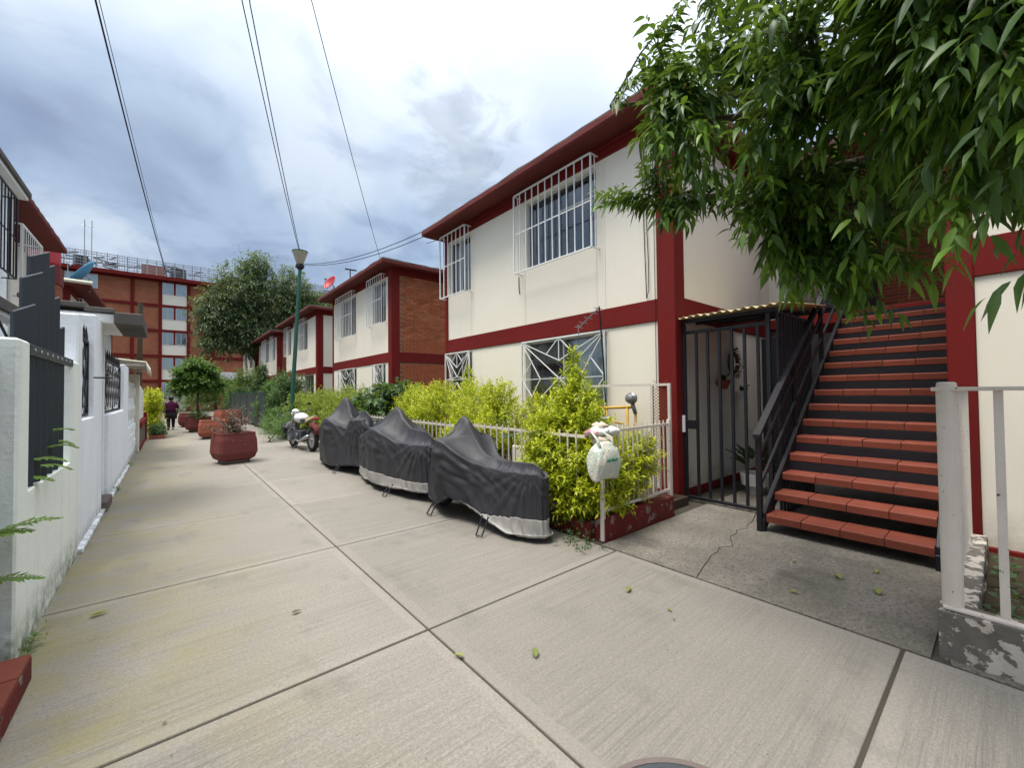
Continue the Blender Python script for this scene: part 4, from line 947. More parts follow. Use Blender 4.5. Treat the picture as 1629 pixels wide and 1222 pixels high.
# ================================================================ FOLIAGE TOOLS
def nrm(a): return a/np.maximum(1e-9, np.linalg.norm(a, axis=-1, keepdims=True))
def leaf_geo(P, D, Nn, L, W, droop=.25, full=True, fold=.18):
    n = len(P); L = np.broadcast_to(np.asarray(L, float), (n,)); W = np.broadcast_to(np.asarray(W, float), (n,)); D = nrm(D)
    S = nrm(np.cross(D, Nn)); Un = np.cross(S, D)
    if full:
        t = np.array([0, .16, .16, .16, .42, .42, .42, .70, .70, .70, 1.0]); s = np.array([0, -.34, 0, .34, -.5, 0, .5, -.30, 0, .30, 0]); h = np.array([0, .7, 0, .7, 1, 0, 1, .6, 0, .6, 0])*fold
        T = np.array([(0, 2, 1), (0, 3, 2), (1, 2, 5), (1, 5, 4), (2, 3, 6), (2, 6, 5), (4, 5, 8), (4, 8, 7), (5, 6, 9), (5, 9, 8), (7, 8, 10), (8, 9, 10)])
    else:
        t = np.array([0, .45, .45, 1.0]); s = np.array([0, -.5, .5, 0]); h = np.array([0, .5, .5, -.1])*fold*1.5
        T = np.array([(0, 2, 1), (1, 2, 3)])
    V = P[:, None]+D[:, None]*(t[None, :, None]*L[:, None, None])+S[:, None]*(s[None, :, None]*W[:, None, None])+Un[:, None]*(h[None, :, None]*W[:, None, None])
    V[:, :, 2] -= droop*L[:, None]*t[None]**2
    F_ = T[None]+(np.arange(n)*len(t))[:, None, None]
    return V.reshape(-1, 3), F_.reshape(-1, 3), len(t)
def sprigs(o, d, length, k, L, W, rng, droop=.25, spread=.85, curve=.15, full=True, tip=.0, base=.5, hang=0.0, size=.25):
    """o,d: (S,3) twig origin and direction -> leaves set alternately along each twig"""
    S = len(o); d = nrm(d); length = np.broadcast_to(np.asarray(length, float), (S,))
    t = (np.arange(k)+.6)/k
    pos = o[:, None]+d[:, None]*(length[:, None, None]*t[None, :, None]); pos[:, :, 2] -= curve*length[:, None]*t[None]**2
    ax = np.cross(d, np.array([0, 0, 1.0])+1e-3); ax = nrm(ax); ay = np.cross(d, ax)
    ang = np.arange(k)[None]*2.4+rng.uniform(0, 6.28, (S, 1))+rng.normal(0, .3, (S, k))
    r = ax[:, None]*np.cos(ang)[..., None]+ay[:, None]*np.sin(ang)[..., None]
    D = d[:, None]*(.35+.5*t[None, :, None])+r*spread+np.array([0, 0, -hang]); D = nrm(D+rng.normal(0, .12, D.shape))
    Nn = nrm(np.array([0, 0, 1.0])+.5*r*-.3+rng.normal(0, .3, D.shape))
    sc = 1+rng.normal(0, size*.6, (S, k)).clip(-.45, .5); sc = sc*(1-.35*np.abs(t-.5)[None]*2*.6)
    tint = (base+rng.normal(0, .12, (S, 1))+rng.normal(0, .08, (S, k))+tip*(t[None]**2)).clip(0, 1)
    V, T, nv = leaf_geo(pos.reshape(-1, 3), D.reshape(-1, 3), Nn.reshape(-1, 3), L*sc.ravel(), W*sc.ravel(), droop, full)
    return V, T, np.repeat(tint.ravel(), nv)
def join(parts):
    V = []; T = []; A_ = []; b = 0
    for v, t, a in parts: V.append(v); T.append(t+b); A_.append(a); b += len(v)
    return np.vstack(V), np.vstack(T), np.concatenate(A_)
def lobe_points(lobes, n, rng, inner=.55):
    vol = np.array([l[3]*l[4]*l[5] for l in lobes])**(2/3); k = rng.choice(len(lobes), n, p=vol/vol.sum()); Lb = np.array(lobes)[k]
    u = nrm(rng.normal(0, 1, (n, 3))); r = rng.uniform(inner**2, 1, n)**.5*(1+.10*rng.normal(0, 1, n)).clip(.75, 1.2)
    p = Lb[:, :3]+u*Lb[:, 3:6]*r[:, None]; return p, u, Lb[:, :3]
def shrub(name, label, cat, base, lobes, n, L, W, mat, k=9, length=.22, up=.6, group=None, seed=1, inner=.5, tip=.3, tint=.45, full=False, hang=0, stems=5, trunk=None, barkm='bark', kindname='foliage', droop=.2, zmin=.03, toplight=0.0):
    rng = np.random.default_rng(seed); T = thing(name, label, cat, base, 0, group)
    p, u, c = lobe_points(lobes, n, rng, inner); ok = p[:, 2] > zmin; p, u, c = p[ok], u[ok], c[ok]
    d = nrm(u+np.array([0, 0, up])+rng.normal(0, .35, u.shape)); o = p-d*length*.6
    z = (p[:, 2]-p[:, 2].min())/(np.ptp(p[:, 2])+1e-6)
    V, F_, a = sprigs(o, d, length*rng.uniform(.7, 1.3, len(o)), k, L, W, rng, droop, .85, .1, full, tip, tint, hang)
    V[:, 2] = np.maximum(V[:, 2], .012)
    npmesh(kindname, V, F_, MAT[mat], T, a, kind='stuff')
    if trunk:
        MB().tube(trunk[0], trunk[1], 8).build('trunk', MAT[barkm], T, smooth=True)
    bx, by = base[0], base[1]
    for i in range(stems):
        q = p[rng.integers(len(p))]; r0 = trunk[0][-1] if trunk else (bx+rng.uniform(-.08, .08), by+rng.uniform(-.08, .08), base[2])
        mid = (Vector(r0)*.5+Vector(q)*.5)+Vector((0, 0, .08)); MB().tube([r0, mid, Vector(q)], [.018 if not trunk else trunk[1][-1]*.6, .011, .004], 5, False).build('branch', MAT[barkm], T)
    return T

# ================================================================ SHRUBS ON THE RIGHT
shrub('duranta_shrub', 'tall bright yellow green shrub growing through the white fence by the bag', 'shrub', (3.85, 3.15, .1),
      [(3.68, 3.33, 1.02, .40, .52, .46), (3.62, 3.05, .62, .42, .55, .45), (4.0, 3.0, .52, .42, .42, .38), (3.82, 3.38, 1.33, .27, .34, .38), (3.86, 3.42, 1.74, .10, .12, .30), (3.55, 3.55, .95, .3, .4, .32), (4.15, 2.85, .75, .35, .33, .28), (3.36, 3.0, .50, .26, .36, .32), (3.30, 3.35, .72, .22, .34, .3), (3.6, 2.72, .55, .3, .2, .35)], 3600, .062, .026, 'leafyellow', 10, .18, .75, 'yellow green shrubs behind the fence', 3, .62, .42, .42, full=True, stems=9)
shrub('duranta_shrub', 'bright yellow shrub behind the nearest covered motorcycle, before the cream wall', 'shrub', (4.2, 5.6, .1),
      [(4.1, 5.2, .95, .50, .55, .42), (4.2, 5.9, 1.05, .52, .6, .48), (4.3, 5.5, 1.45, .28, .4, .26), (4.6, 6.7, 1.25, .5, .5, .5), (3.8, 5.6, .7, .4, .8, .4), (4.9, 7.3, 1.75, .12, .14, .35), (4.9, 5.2, 1.2, .2, .3, .3)], 2700, .060, .025, 'leafyellow', 9, .19, .85, 'yellow green shrubs behind the fence', 4, .62, .45, .5, full=True)
shrub('duranta_shrub', 'bright yellow shrub behind the second covered motorcycle', 'shrub', (4.1, 7.6, .1),
      [(4.1, 7.2, 1.1, .55, .6, .48), (4.2, 8.1, 1.15, .55, .6, .5), (4.0, 7.9, .8, .5, .9, .4), (4.35, 7.5, 1.5, .3, .4, .25), (4.3, 8.5, 1.5, .25, .3, .22)], 2400, .060, .025, 'leafyellow', 9, .19, .85, 'yellow green shrubs behind the fence', 5, .62, .4, .5)
shrub('broadleaf_shrub', 'dark broad leaved bush between the yellow shrub and the olive hedge', 'shrub', (4.3, 10.3, .1),
      [(4.3, 9.7, 1.1, .6, .7, .6), (4.3, 10.8, 1.15, .6, .8, .6), (4.6, 9.9, 1.5, .5, .6, .35), (4.0, 10.1, .7, .5, 1.0, .5)], 620, .16, .10, 'leafdark', 7, .28, .4, None, 6, .6, .3, .35, full=True, hang=.2)
for i, (y0, y1, h_, lab) in enumerate(((11.3, 13.8, 1.65, 'olive yellow hedge section right of the lamp post foot, beside the dark bush'), (13.8, 16.6, 1.6, 'olive yellow hedge section directly behind the parked motorcycle'), (16.8, 19.4, 1.5, 'olive yellow hedge section at the foot of the lamp post'))):
    ym = (y0+y1)/2; hy = (y1-y0)/2
    shrub('hedge', lab, 'hedge', (4.2, ym, .1), [(4.2, ym-hy*.5, h_*.55, .62, hy*.62, h_*.5), (4.2, ym+hy*.5, h_*.55, .62, hy*.62, h_*.5), (4.0, ym, h_*.4, .6, hy, h_*.4), (4.3, ym+.3, h_*.8, .5, .6, .4)], 3200, .072, .034, 'leafolive', 8, .18, .8, 'olive hedge sections', 20+i, .4, .35, .4)
for i, (x, y, h_, r, mt, nm, lab, cat) in enumerate((
    (4.2, 20.6, 2.5, 1.0, 'leafdark', 'dark_shrub', 'tall dark green bush left of the lamp post', 'shrub'),
    (4.0, 22.6, 2.2, .9, 'leafmid', 'dark_shrub', 'mid green bush beyond the lamp post beside the mesh fence', 'shrub'),
    (3.6, 16.3, .9, .75, 'leafdark', 'low_shrub', 'low dark shrub at the kerb behind the dry planter', 'shrub'),
    (3.5, 18.6, 1.0, .7, 'leafmid', 'low_shrub', 'low grey green shrub at the kerb farther back', 'shrub'),
    (4.6, 30.5, 3.6, 1.0, 'leafdark', 'conical_tree', 'narrow dark conical evergreen in front of the fourth house', 'tree'),
    (4.2, 34.0, 3.5, 1.3, 'leafmid', 'far_shrub', 'rounded green shrub with pale tips near the farthest house', 'shrub'),
    (5.2, 27.2, 3.0, .9, 'leafdark', 'far_shrub', 'dark shrub against the wall of the third house', 'shrub'))):
    cone = nm == 'conical_tree'
    lobes = [(x, y, h_*.3, r, r, h_*.32), (x, y, h_*.55, r*(.7 if cone else .95), r*(.7 if cone else .95), h_*.3), (x, y, h_*.8, r*(.35 if cone else .7), r*(.35 if cone else .7), h_*.22)]
    if not cone: lobes += [(x-.5*r, y-.6*r, h_*.45, .55*r, .55*r, h_*.25), (x+.1, y+.7*r, h_*.62, .55*r, .6*r, h_*.22)]
    shrub(nm, lab, cat, (x, y, .1), lobes, 2200 if r > .8 else 1300, .11 if h_ > 2 else .08, .05, mt, 7, .26, .5, None, 40+i, .35, .35, .42, stems=3)
hd = []
for i in range(9):
    x = -3.0+i*1.6; hd += [(x, 45+random.uniform(-2, 2), .9, 1.2, 1.2, 1.0)]
shrub('low_hedge', 'dark hedge along the foot of the apartment block', 'hedge', (2, 45, 0), hd, 1800, .16, .08, 'leafdark', 6, .4, .5, None, 60, .6, .3, .4, stems=0)
shrub('pot_tree', 'bright round crowned tree behind the first round tree at the end of the lane', 'tree', (2.6, 36, 0), [(2.6, 36, 2.0, 1.5, 1.3, 1.1), (1.6, 36, 1.6, .9, .9, .7)], 900, .12, .07, 'leafmid', 7, .35, .4, None, 61, .6, .3, .6, trunk=([(2.6, 36, 0), (2.6, 36, 1.4)], [.09, .07]))

# big tree far behind
rng = np.random.default_rng(9)
BT = thing('large_tree', 'large spreading grey green tree rising in front of the apartment block', 'tree', (6.2, 39, 0))
lob = [(3.7, 38, 6.9, 2.0, 2.0, 1.6), (4.4, 38, 9.6, 1.9, 1.9, 2.3), (2.7, 38, 7.9, 1.3, 1.6, 1.8), (6.3, 39, 8.6, 2.6, 2.4, 2.6), (8.0, 39, 10.6, 1.5, 1.6, 1.7), (9.3, 39, 7.6, 2.2, 2.2, 2.2), (5.4, 38, 11.8, 1.0, 1.0, 1.3), (11, 40, 8.4, 1.8, 1.8, 1.8), (5.5, 38, 6.2, 2.4, 2, 1.2), (8.4, 39, 6.4, 2.4, 2, 1.2), (2.6, 37.5, 5.6, 1.0, 1.2, .8), (10.2, 39.5, 9.9, 1.0, 1.0, 1.0), (12.6, 40, 8.0, 1.4, 1.5, 1.3)]
p, u, c = lobe_points(lob, 6800, rng, .4); d = nrm(u*.8+rng.normal(0, .45, u.shape)+np.array([0, 0, -.1]))
parts = [sprigs(p-d*.3, d, .85*rng.uniform(.6, 1.4, len(p)), 9, .27, .10, rng, .3, .8, .35, False, .25, .4, .25)]
parts.append(sprigs(p[:500]+u[:500]*.35, nrm(u[:500]+rng.normal(0, .3, (500, 3))), .9, 6, .2, .06, rng, .3, .8, .3, False, .3, .5, .2))
V, T_, a = join(parts); npmesh('crown', V, T_, MAT['leaftree'], BT, a, kind='stuff')
MB().tube([(6.2, 39, 0), (6.1, 39, 2.4), (5.8, 38.8, 5)], [.42, .32, .24], 10).build('trunk', MAT['bark'], BT, smooth=True)
for q in lob[:10]: MB().tube([(5.9, 38.8, 3.6), Vector((5.9, 38.8, 4.6)).lerp(Vector(q[:3]), .5), Vector(q[:3])], [.2, .13, .05], 6, False).build('limb', MAT['bark'], BT)

# ================================================================ FOREGROUND TREE (upper right)
TIPS = [(2.43,1.25,3.90), (2.39,1.34,3.74), (2.58,1.39,3.73), (2.39,1.37,3.47), (2.58,1.45,3.48), (2.61,1.55,3.30), (2.79,1.58,3.23), (2.66,1.58,3.06), (2.75,2.04,3.05), (2.73,1.84,3.01), (2.83,1.69,3.00), (2.74,1.51,2.79), (2.72,1.34,2.73), (2.78,1.28,2.84), (2.84,1.16,2.79), (2.63,0.94,2.56), (2.80,0.93,2.65), (2.82,0.87,2.46), (2.68,0.80,2.29), (2.74,0.73,2.21), (2.76,0.69,2.15), (2.81,0.54,2.05), (2.78,0.46,2.01), (2.70,0.49,2.10), (2.72,0.34,2.12), (2.70,0.26,2.08), (3.20,0.45,2.81), (2.83,0.46,2.64), (2.29,0.60,3.39), (2.46,-0.17,2.62), (2.65,-0.22,2.46), (2.90,0.74,3.47), (3.19,0.51,2.30), (2.59,0.85,2.54), (2.47,0.98,4.00), (2.67,0.38,3.64), (2.38,0.04,3.14), (2.95,0.45,3.34), (1.88,0.13,2.91), (2.44,0.60,2.91), (3.53,0.58,3.32), (2.21,0.19,3.14), (3.26,1.01,2.88), (1.92,0.00,2.68), (3.81,0.87,2.64), (2.08,0.12,3.11), (2.99,-0.23,2.88), (3.41,1.00,2.93), (2.51,0.16,2.69), (2.77,0.77,2.81), (2.36,-0.07,3.04), (2.91,-0.31,2.99), (2.76,-0.31,2.29), (2.94,-0.02,2.95), (2.72,0.70,2.56), (2.98,0.07,3.13), (3.18,0.82,3.83), (3.29,-0.21,2.56), (2.29,0.09,3.12), (2.78,0.47,2.23), (2.22,0.74,3.04), (3.50,1.77,3.64), (2.69,-0.09,2.35), (2.89,-0.23,2.61), (2.86,-0.10,3.01), (3.99,1.06,2.81), (3.13,0.04,3.22), (1.86,-0.17,2.46), (2.45,0.16,3.11), (2.50,-0.13,2.86), (2.30,-0.10,2.86), (3.19,0.71,2.91), (1.93,-0.15,2.73), (2.11,0.08,2.20), (3.41,1.34,4.17), (2.43,0.56,2.98), (2.69,0.30,2.35), (2.95,-0.02,2.55), (2.19,0.83,3.73), (3.50,0.46,2.80), (3.23,-0.20,2.67), (2.94,0.60,2.70), (2.49,-0.18,2.44), (2.39,0.42,2.85), (3.14,-0.35,2.77), (2.59,1.25,3.25), (3.31,1.15,3.26), (2.54,0.79,2.60), (2.32,-0.05,2.46), (2.34,-0.21,2.80), (1.91,-0.19,2.11), (3.04,0.61,3.28), (2.34,-0.11,2.91), (3.07,0.15,3.02), (3.62,1.17,3.16), (2.67,0.23,2.48), (2.52,-0.30,2.47), (3.71,1.29,3.59), (2.55,0.79,3.55), (2.16,-0.18,2.64), (2.84,1.47,3.49), (2.27,0.30,3.22), (2.89,0.00,3.17), (2.49,0.35,2.52), (3.46,1.06,3.94), (2.43,1.09,2.80), (2.82,0.82,2.74), (3.15,1.36,3.94), (2.58,-0.27,2.61), (2.05,-0.08,2.19), (1.92,-0.17,2.28), (2.82,0.27,2.34), (2.14,-0.06,2.61), (3.43,0.50,2.56), (2.73,0.51,2.63), (2.79,0.73,4.18), (2.90,1.27,4.25), (2.74,0.07,2.56), (2.34,0.35,3.33), (2.75,-0.10,2.42), (2.36,0.27,2.91), (3.24,0.23,3.36), (2.42,0.64,2.95), (2.43,1.09,3.53), (2.80,0.30,3.42), (1.78,-0.04,2.37), (2.30,1.15,3.06), (2.15,0.34,3.30), (2.37,1.24,3.37), (3.07,0.41,3.92), (2.67,-0.07,3.03), (2.31,0.57,3.53), (3.35,1.71,3.38), (2.44,-0.08,2.35), (3.01,0.39,2.82), (2.10,0.69,3.21), (2.36,0.06,2.82), (2.70,0.46,3.11), (2.88,1.47,3.80), (2.32,-0.06,2.99), (3.54,1.83,3.93), (2.28,0.13,3.04), (2.38,-0.25,2.95), (2.46,0.03,3.31), (3.23,0.20,3.02), (2.50,1.11,3.26), (2.63,1.27,4.32), (2.46,0.05,2.79), (2.84,0.79,4.14), (2.23,0.25,3.13), (2.11,0.08,2.22), (2.40,0.01,3.13), (2.40,-0.11,3.04), (2.83,0.08,3.35), (2.35,0.09,3.11), (2.34,0.41,2.79), (3.03,0.04,2.57), (2.45,0.60,2.91), (1.79,-0.19,2.41), (1.89,-0.10,2.60), (3.19,1.37,3.44), (2.52,0.02,3.31), (2.37,0.79,2.83), (2.98,0.05,2.86), (2.01,0.04,2.77), (2.62,-0.09,2.74), (2.50,0.16,2.76), (2.22,0.21,3.25), (2.12,-0.22,2.28), (2.76,0.81,3.11), (2.16,-0.24,2.63)]
rng = np.random.default_rng(21)
FT = thing('foreground_tree', 'glossy dark green tree hanging its drooping leaves over the staircase at upper right', 'tree', (4.3, -1.4, .1))
fork = Vector((4.15, -1.1, 2.35))
MB().tube([(4.3, -1.4, .1), (4.28, -1.3, .9), (4.2, -1.2, 1.7), fork], [.15, .12, .11, .10], 12).build('trunk', MAT['bark'], FT, smooth=True)
tips = [Vector(t) for t in TIPS]
# main limbs reach cluster centres, twigs leave them
cent = [Vector(c_) for c_ in ((3.4, .2, 3.3), (2.7, .6, 3.2), (2.4, 1.4, 3.2), (2.9, 1.6, 2.9), (2.2, .1, 2.9), (3.3, 1.2, 3.9), (2.9, .9, 2.5), (4.0, .9, 4.4), (2.6, 1.9, 3.7), (3.6, .6, 2.6))]
for c_ in cent:
    mid = fork.lerp(c_, .5)+Vector((0, 0, .35)); MB().tube([fork, mid, c_], [.06, .035, .016], 8, False).build('limb', MAT['bark'], FT, smooth=True)
tw = MB(); O_ = []; D_ = []; LN = []; tipcol = []
for i, t in enumerate(tips):
    c_ = min(cent, key=lambda q: (q-t).length); v = (t-c_); ln = v.length
    back = v.normalized() if ln > .1 else Vector((0, 0, -1))
    src = c_ if ln < 1.0 else t-back*1.0
    if ln >= 1.0: tw.tube([c_, (c_+src)/2+Vector((0, 0, .05)), src], [.010, .008, .006], 5, False)
    mid = src.lerp(t, .5)+Vector((0, 0, .06)); tw.tube([src, mid, t], [.009, .006, .003], 5, False)
    edge = i < 30
    nS = 16 if not edge else 10
    L0 = min(1.0, (t-src).length)
    for j in range(nS):
        s_ = (j+.5)/nS; p_ = src.lerp(t, s_)+Vector((0, 0, .12*s_*(1-s_)*2))
        side = Vector(rng.normal(0, 1, 3)).normalized(); dd = (back*.9+side*(.75 if not edge else .5)+Vector((0, 0, -.05))).normalized()
        O_.append(p_); D_.append(dd); LN.append((.22 if edge else .27)*rng.uniform(.7, 1.2)); tipcol.append(.32 if rng.random() < .4 else .0)
    O_.append(t-back*.18); D_.append(back); LN.append(.26); tipcol.append(.35)
O_, D_, LN = np.array(O_), np.array(D_), np.array(LN); tipcol = np.array(tipcol)
tw.build('twig', MAT['twig'], FT, kind='stuff')
k = 10
V, T_, a = sprigs(O_, D_, LN, k, .084, .028, rng, .42, .75, .25, True, .28, .30, .40, .55)
a = (a.reshape(len(O_), -1)+tipcol[:, None]*.9).ravel().clip(0, 1)
# the largest seen leaves are parts of their own: those nearest the lane side of the crown
nl = len(V)//11; Vl = V.reshape(nl, 11, 3); al = a.reshape(nl, 11)
key = np.linalg.norm(Vl.mean(1)-np.array([0, 0, 1.5]), axis=1); order = np.argsort(key)
ok = key > 1.85; order = [i for i in order if ok[i]]
near = [i for i in order[:3000] if Vl[i, :, 0].mean() < 3.2][:260]; nr_ = set(near); rest = np.array([i for i in order if i not in nr_])
TT = T_[:12]
for i in near: npmesh('leaf', Vl[i], TT, MAT['leafglossy'], FT, al[i], smooth=True)
npmesh('foliage', Vl[rest].reshape(-1, 3), (TT[None]+(np.arange(len(rest))*11)[:, None, None]).reshape(-1, 3), MAT['leafglossy'], FT, al[rest].ravel(), kind='stuff', smooth=True)
# lone drooping spray at the right edge
V, T_, a = sprigs(np.array([[2.10, -.16, 1.92]]), np.array([[-.42, .42, -.20]]), .30, 8, .10, .028, rng, .5, .5, .2, True, .1, .2, .9)
npmesh('foliage', V, T_, MAT['leafglossy'], FT, a, kind='stuff'); MB().tube([fork, (3.0, -.7, 2.3), (2.03, -.20, 1.92), (1.91, -.10, 1.85)], [.012, .008, .004, .002], 5, False).build('twig', MAT['twig'], FT)

# ================================================================ PLANTERS
def planter(label, c, w_, dpt, h, rz, mat, group='concrete planters down the lane'):
    T = thing('planter', label, 'planter', (c[0], c[1], 0), rz, group)
    def sec(hx, hy, z, ch): return [Vector(q) for q in ((-hx+ch, -hy, z), (hx-ch, -hy, z), (hx, -hy+ch, z), (hx, hy-ch, z), (hx-ch, hy, z), (-hx+ch, hy, z), (-hx, hy-ch, z), (-hx, -hy+ch, z))]
    hx, hy = w_/2, dpt/2
    MB().loft([sec(hx*.92, hy*.92, h, hx*.14), sec(hx*.99, hy*.99, h*.80, hx*.14), sec(hx*1.03, hy*1.03, h*.38, hx*.15), sec(hx*.90, hy*.90, h*.17, hx*.14), sec(hx*.74, hy*.74, .07, hx*.14)][::-1], cap=True).build('pot', MAT[mat], T, local=True, bevel=.010, seg=1)
    MB().loft([sec(hx*.93, hy*.93, h-.01, hx*.14), sec(hx*.93, hy*.93, h+.035, hx*.14), sec(hx*.80, hy*.80, h+.035, hx*.14), sec(hx*.80, hy*.80, h+.004, hx*.14)], cap=False).build('rim', MAT[mat], T, local=True, bevel=.006)
    MB().loft([sec(hx*.80, hy*.80, h+.002, hx*.14), sec(hx*.80, hy*.80, h+.016, hx*.14)]).build('soil', MAT['soil'], T, local=True)
    MB().loft([sec(hx*.70, hy*.70, 0, hx*.2), sec(hx*.72, hy*.72, .075, hx*.2)]).build('foot', MAT['tread'], T, local=True, bevel=.006)
    return T
planter('dark red chipped concrete planter with a dead shrub, nearest in the lane', (1.14, 11.1), .74, .66, .64, .22, 'planter')
planter('orange red box planter just behind the nearest dark one', (1.20, 17.9), .80, .80, .60, -.05, 'planter2')
planter('dark red planter holding the round crowned small tree', (.98, 21.6), .82, .82, .60, .12, 'planter')
planter('dark red planter half hidden behind the small tree planter', (.80, 25.4), .85, .85, .62, 0, 'planter')
planter('far orange red planter near the green mesh fence', (2.35, 25.6), 1.0, 1.0, .72, .2, 'planter2')
# dry shrub
rng = np.random.default_rng(5); DS = thing('dead_shrub', 'brown dried shrub with bare twigs in the nearest planter', 'shrub', (1.14, 11.1, .63))
O_ = []; D_ = []
for i in range(15):
    a_ = rng.uniform(0, 6.28); d = Vector((math.cos(a_)*.55, math.sin(a_)*.5, 1.0+rng.uniform(0, .6))).normalized(); ln = rng.uniform(.35, .62)
    p0 = Vector((1.12+rng.uniform(-.12, .12), 11.1+rng.uniform(-.12, .12), .62)); pts = [p0]
    for k_ in range(5): d = (d+Vector(rng.normal(0, .28, 3))).normalized(); pts.append(pts[-1]+d*ln/5); O_.append(pts[-1]); D_.append(d)
    MB().tube(pts, [.014, .012, .010, .007, .005, .003], 5, False).build('branch', MAT['drytwig'], DS)
    for k_ in (2, 3, 4):
        dd = (d+Vector(rng.normal(0, .8, 3))).normalized(); MB().tube([pts[k_], pts[k_]+dd*.12, pts[k_]+dd*.2+Vector((0, 0, -.02))], [.006, .004, .002], 4, False).build('twig', MAT['drytwig'], DS)
V, T_, a = sprigs(np.array(O_), np.array(D_), .14, 6, .085, .04, rng, .6, .8, .3, False, .1, .4, .4); npmesh('dry_leaves', V, T_, MAT['leafdry'], DS, a, kind='stuff')
MB().tube([(1.05, 11.1, .6), (1.0, 11.0, .95), (1.22, 10.95, 1.35)], [.018, .014, .006], 6, False).build('bare_stick', MAT['twig'], DS)
MB().tube([(1.25, 11.1, .62), (.85, 10.95, .98)], [.014, .010], 6).build('bare_stick', MAT['plaster'], DS)
shrub('pot_tree', 'small tree with a round leafy green crown growing from the dark red planter', 'tree', (.98, 21.6, .6), [(.98, 21.6, 2.25, .72, .7, .62), (.42, 21.6, 1.90, .48, .5, .36), (1.50, 21.6, 1.95, .48, .5, .38), (.85, 21.5, 2.75, .42, .5, .35), (1.3, 21.5, 2.6, .35, .4, .3), (.5, 21.5, 2.45, .35, .4, .3)], 1300, .11, .07, 'leafmid', 8, .32, .45, None, 70, .45, .35, .62, full=True, trunk=([(.98, 21.6, .6), (.94, 21.6, 1.2), (.98, 21.6, 1.9)], [.05, .04, .035]), stems=8)
shrub('pot_plant', 'low trailing green plant at the foot of the small tree in its planter', 'plant', (.98, 21.4, .6), [(.95, 21.35, .70, .38, .34, .16)], 160, .06, .03, 'leafmid', 6, .14, .3, None, 71, .3, .3, .35, stems=0)
shrub('flowering_shrub', 'tall yellow and orange leaved plant against the left wall', 'shrub', (-.45, 20.2, 0), [(-.45, 20.2, 1.25, .30, .6, .5), (-.45, 20.2, .6, .3, .7, .5), (-.40, 19.7, 1.5, .2, .3, .3)], 420, .12, .05, 'leafyellow', 8, .25, .7, None, 72, .5, .3, .62)
shrub('pot_plant', 'low bushy potted plant on the pavement by the left wall', 'plant', (-.28, 19.3, 0), [(-.28, 19.4, .32, .28, .45, .25)], 200, .08, .04, 'leafdark', 7, .18, .4, None, 73, .4, .3, .5)
tag(MB().box(-.5, -.08, 19.0, 20.1, 0, .12).build('tray_planter', MAT['planter2'], None, bevel=.01), 'low orange tray planter on the left edge of the lane', 'planter')
shrub('grey_shrub', 'pale fuzzy green plant behind the nearest planter', 'plant', (2.5, 15.0, 0), [(2.55, 15.2, .45, .42, .5, .42), (3.0, 15.6, .4, .4, .6, .4)], 620, .05, .014, 'leafmid', 8, .16, .7, None, 74, .35, .4, .75, stems=2)

# ================================================================ ELEPHANT EAR, FERNS, WEEDS, FALLEN LEAVES
def big_leaf(P, D, L_, W_, mat, parent, name='leaf', tint=.35, n=9, cup=.2):
    P, D = Vector(P), Vector(D).normalized(); S_ = D.cross(Vector((0, 0, 1))).normalized(); Un = S_.cross(D); vs = []; fs = []
    prof = [.0, .62, .92, 1.0, .96, .85, .68, .46, .22, .0]
    for i in range(n+1):
        t = i/n; w_ = prof[i]*W_/2
        for s_ in (-1, -.5, 0, .5, 1): vs.append(P+D*(t*L_)+S_*(s_*w_)+Un*(cup*abs(s_)*w_*.6-.25*L_*t*t+.012*math.sin(9*t+s_*3)))
    fs = [(i*5+j, i*5+j+1, (i+1)*5+j+1, (i+1)*5+j) for i in range(n) for j in range(4)]
    o = MB().add(vs, fs).build(name, MAT[mat], parent, smooth=True); at = o.data.attributes.new('tint', 'FLOAT', 'POINT'); at.data.foreach_set('value', [tint]*len(o.data.vertices)); return o
EE = thing('elephant_ear', 'big leaved elephant ear plant behind the white fence', 'plant', (3.9, 4.6, .1))
for (dx, dy, h_, dd, L_, W_) in ((0, .1, .85, (-.6, -.5, .25), .42, .34), (.1, -.2, .75, (-.3, -.8, .1), .38, .32), (.0, .35, .62, (-.8, .1, .1), .36, .30), (-.15, -.1, .5, (-.8, -.4, .0), .34, .28), (.2, .4, .7, (.2, .6, .3), .34, .28)):
    e = Vector((3.9+dx, 4.6+dy, h_)); MB().tube([(3.9, 4.6, .1), (3.9+dx*.4, 4.6+dy*.4, h_*.6), e], [.015, .012, .008], 6, False).build('stalk', MAT['leafmid'], EE); big_leaf(e, dd, L_, W_, 'leafdark', EE)
tag(MB().box(3.62, 3.66, 3.75, 4.35, .35, .78).build('board', MAT['cream2'], None, bevel=.01), 'plain pale board leaning behind the white fence', 'board')
def frond(P, D, L_, mat, parent, pairs=17, wl=.085, tint=.5, seed=0, arch=.35):
    rng_ = np.random.default_rng(seed); P, D = Vector(P), Vector(D).normalized(); S_ = D.cross(Vector((0, 0, 1))).normalized(); pp = []; dd = []; LL = []; pts = []
    for i in range(pairs+1):
        t = i/pairs; q = P+D*(t*L_)+Vector((0, 0, arch*L_*(t-t*t)*1.2-.12*L_*t)); pts.append(q)
        if i:
            for s_ in (-1, 1): pp.append(q); dd.append(S_*s_+D*.45+Vector(rng_.normal(0, .08, 3))); LL.append(wl*math.sin(math.pi*min(1, .12+t*.86))**.7+.008)
    V, T_, nv = leaf_geo(np.array(pp), np.array(dd), np.tile([0, 0, 1.0], (len(pp), 1)), np.array(LL), np.array([.026]*len(LL)), .12, False)
    npmesh('frond', V, T_, MAT[mat], parent, np.full(len(V), tint)+rng_.normal(0, .05, len(V))); MB().tube(pts, [.003]*len(pts), 4, False).build('frond_stem', MAT['twig'], parent)
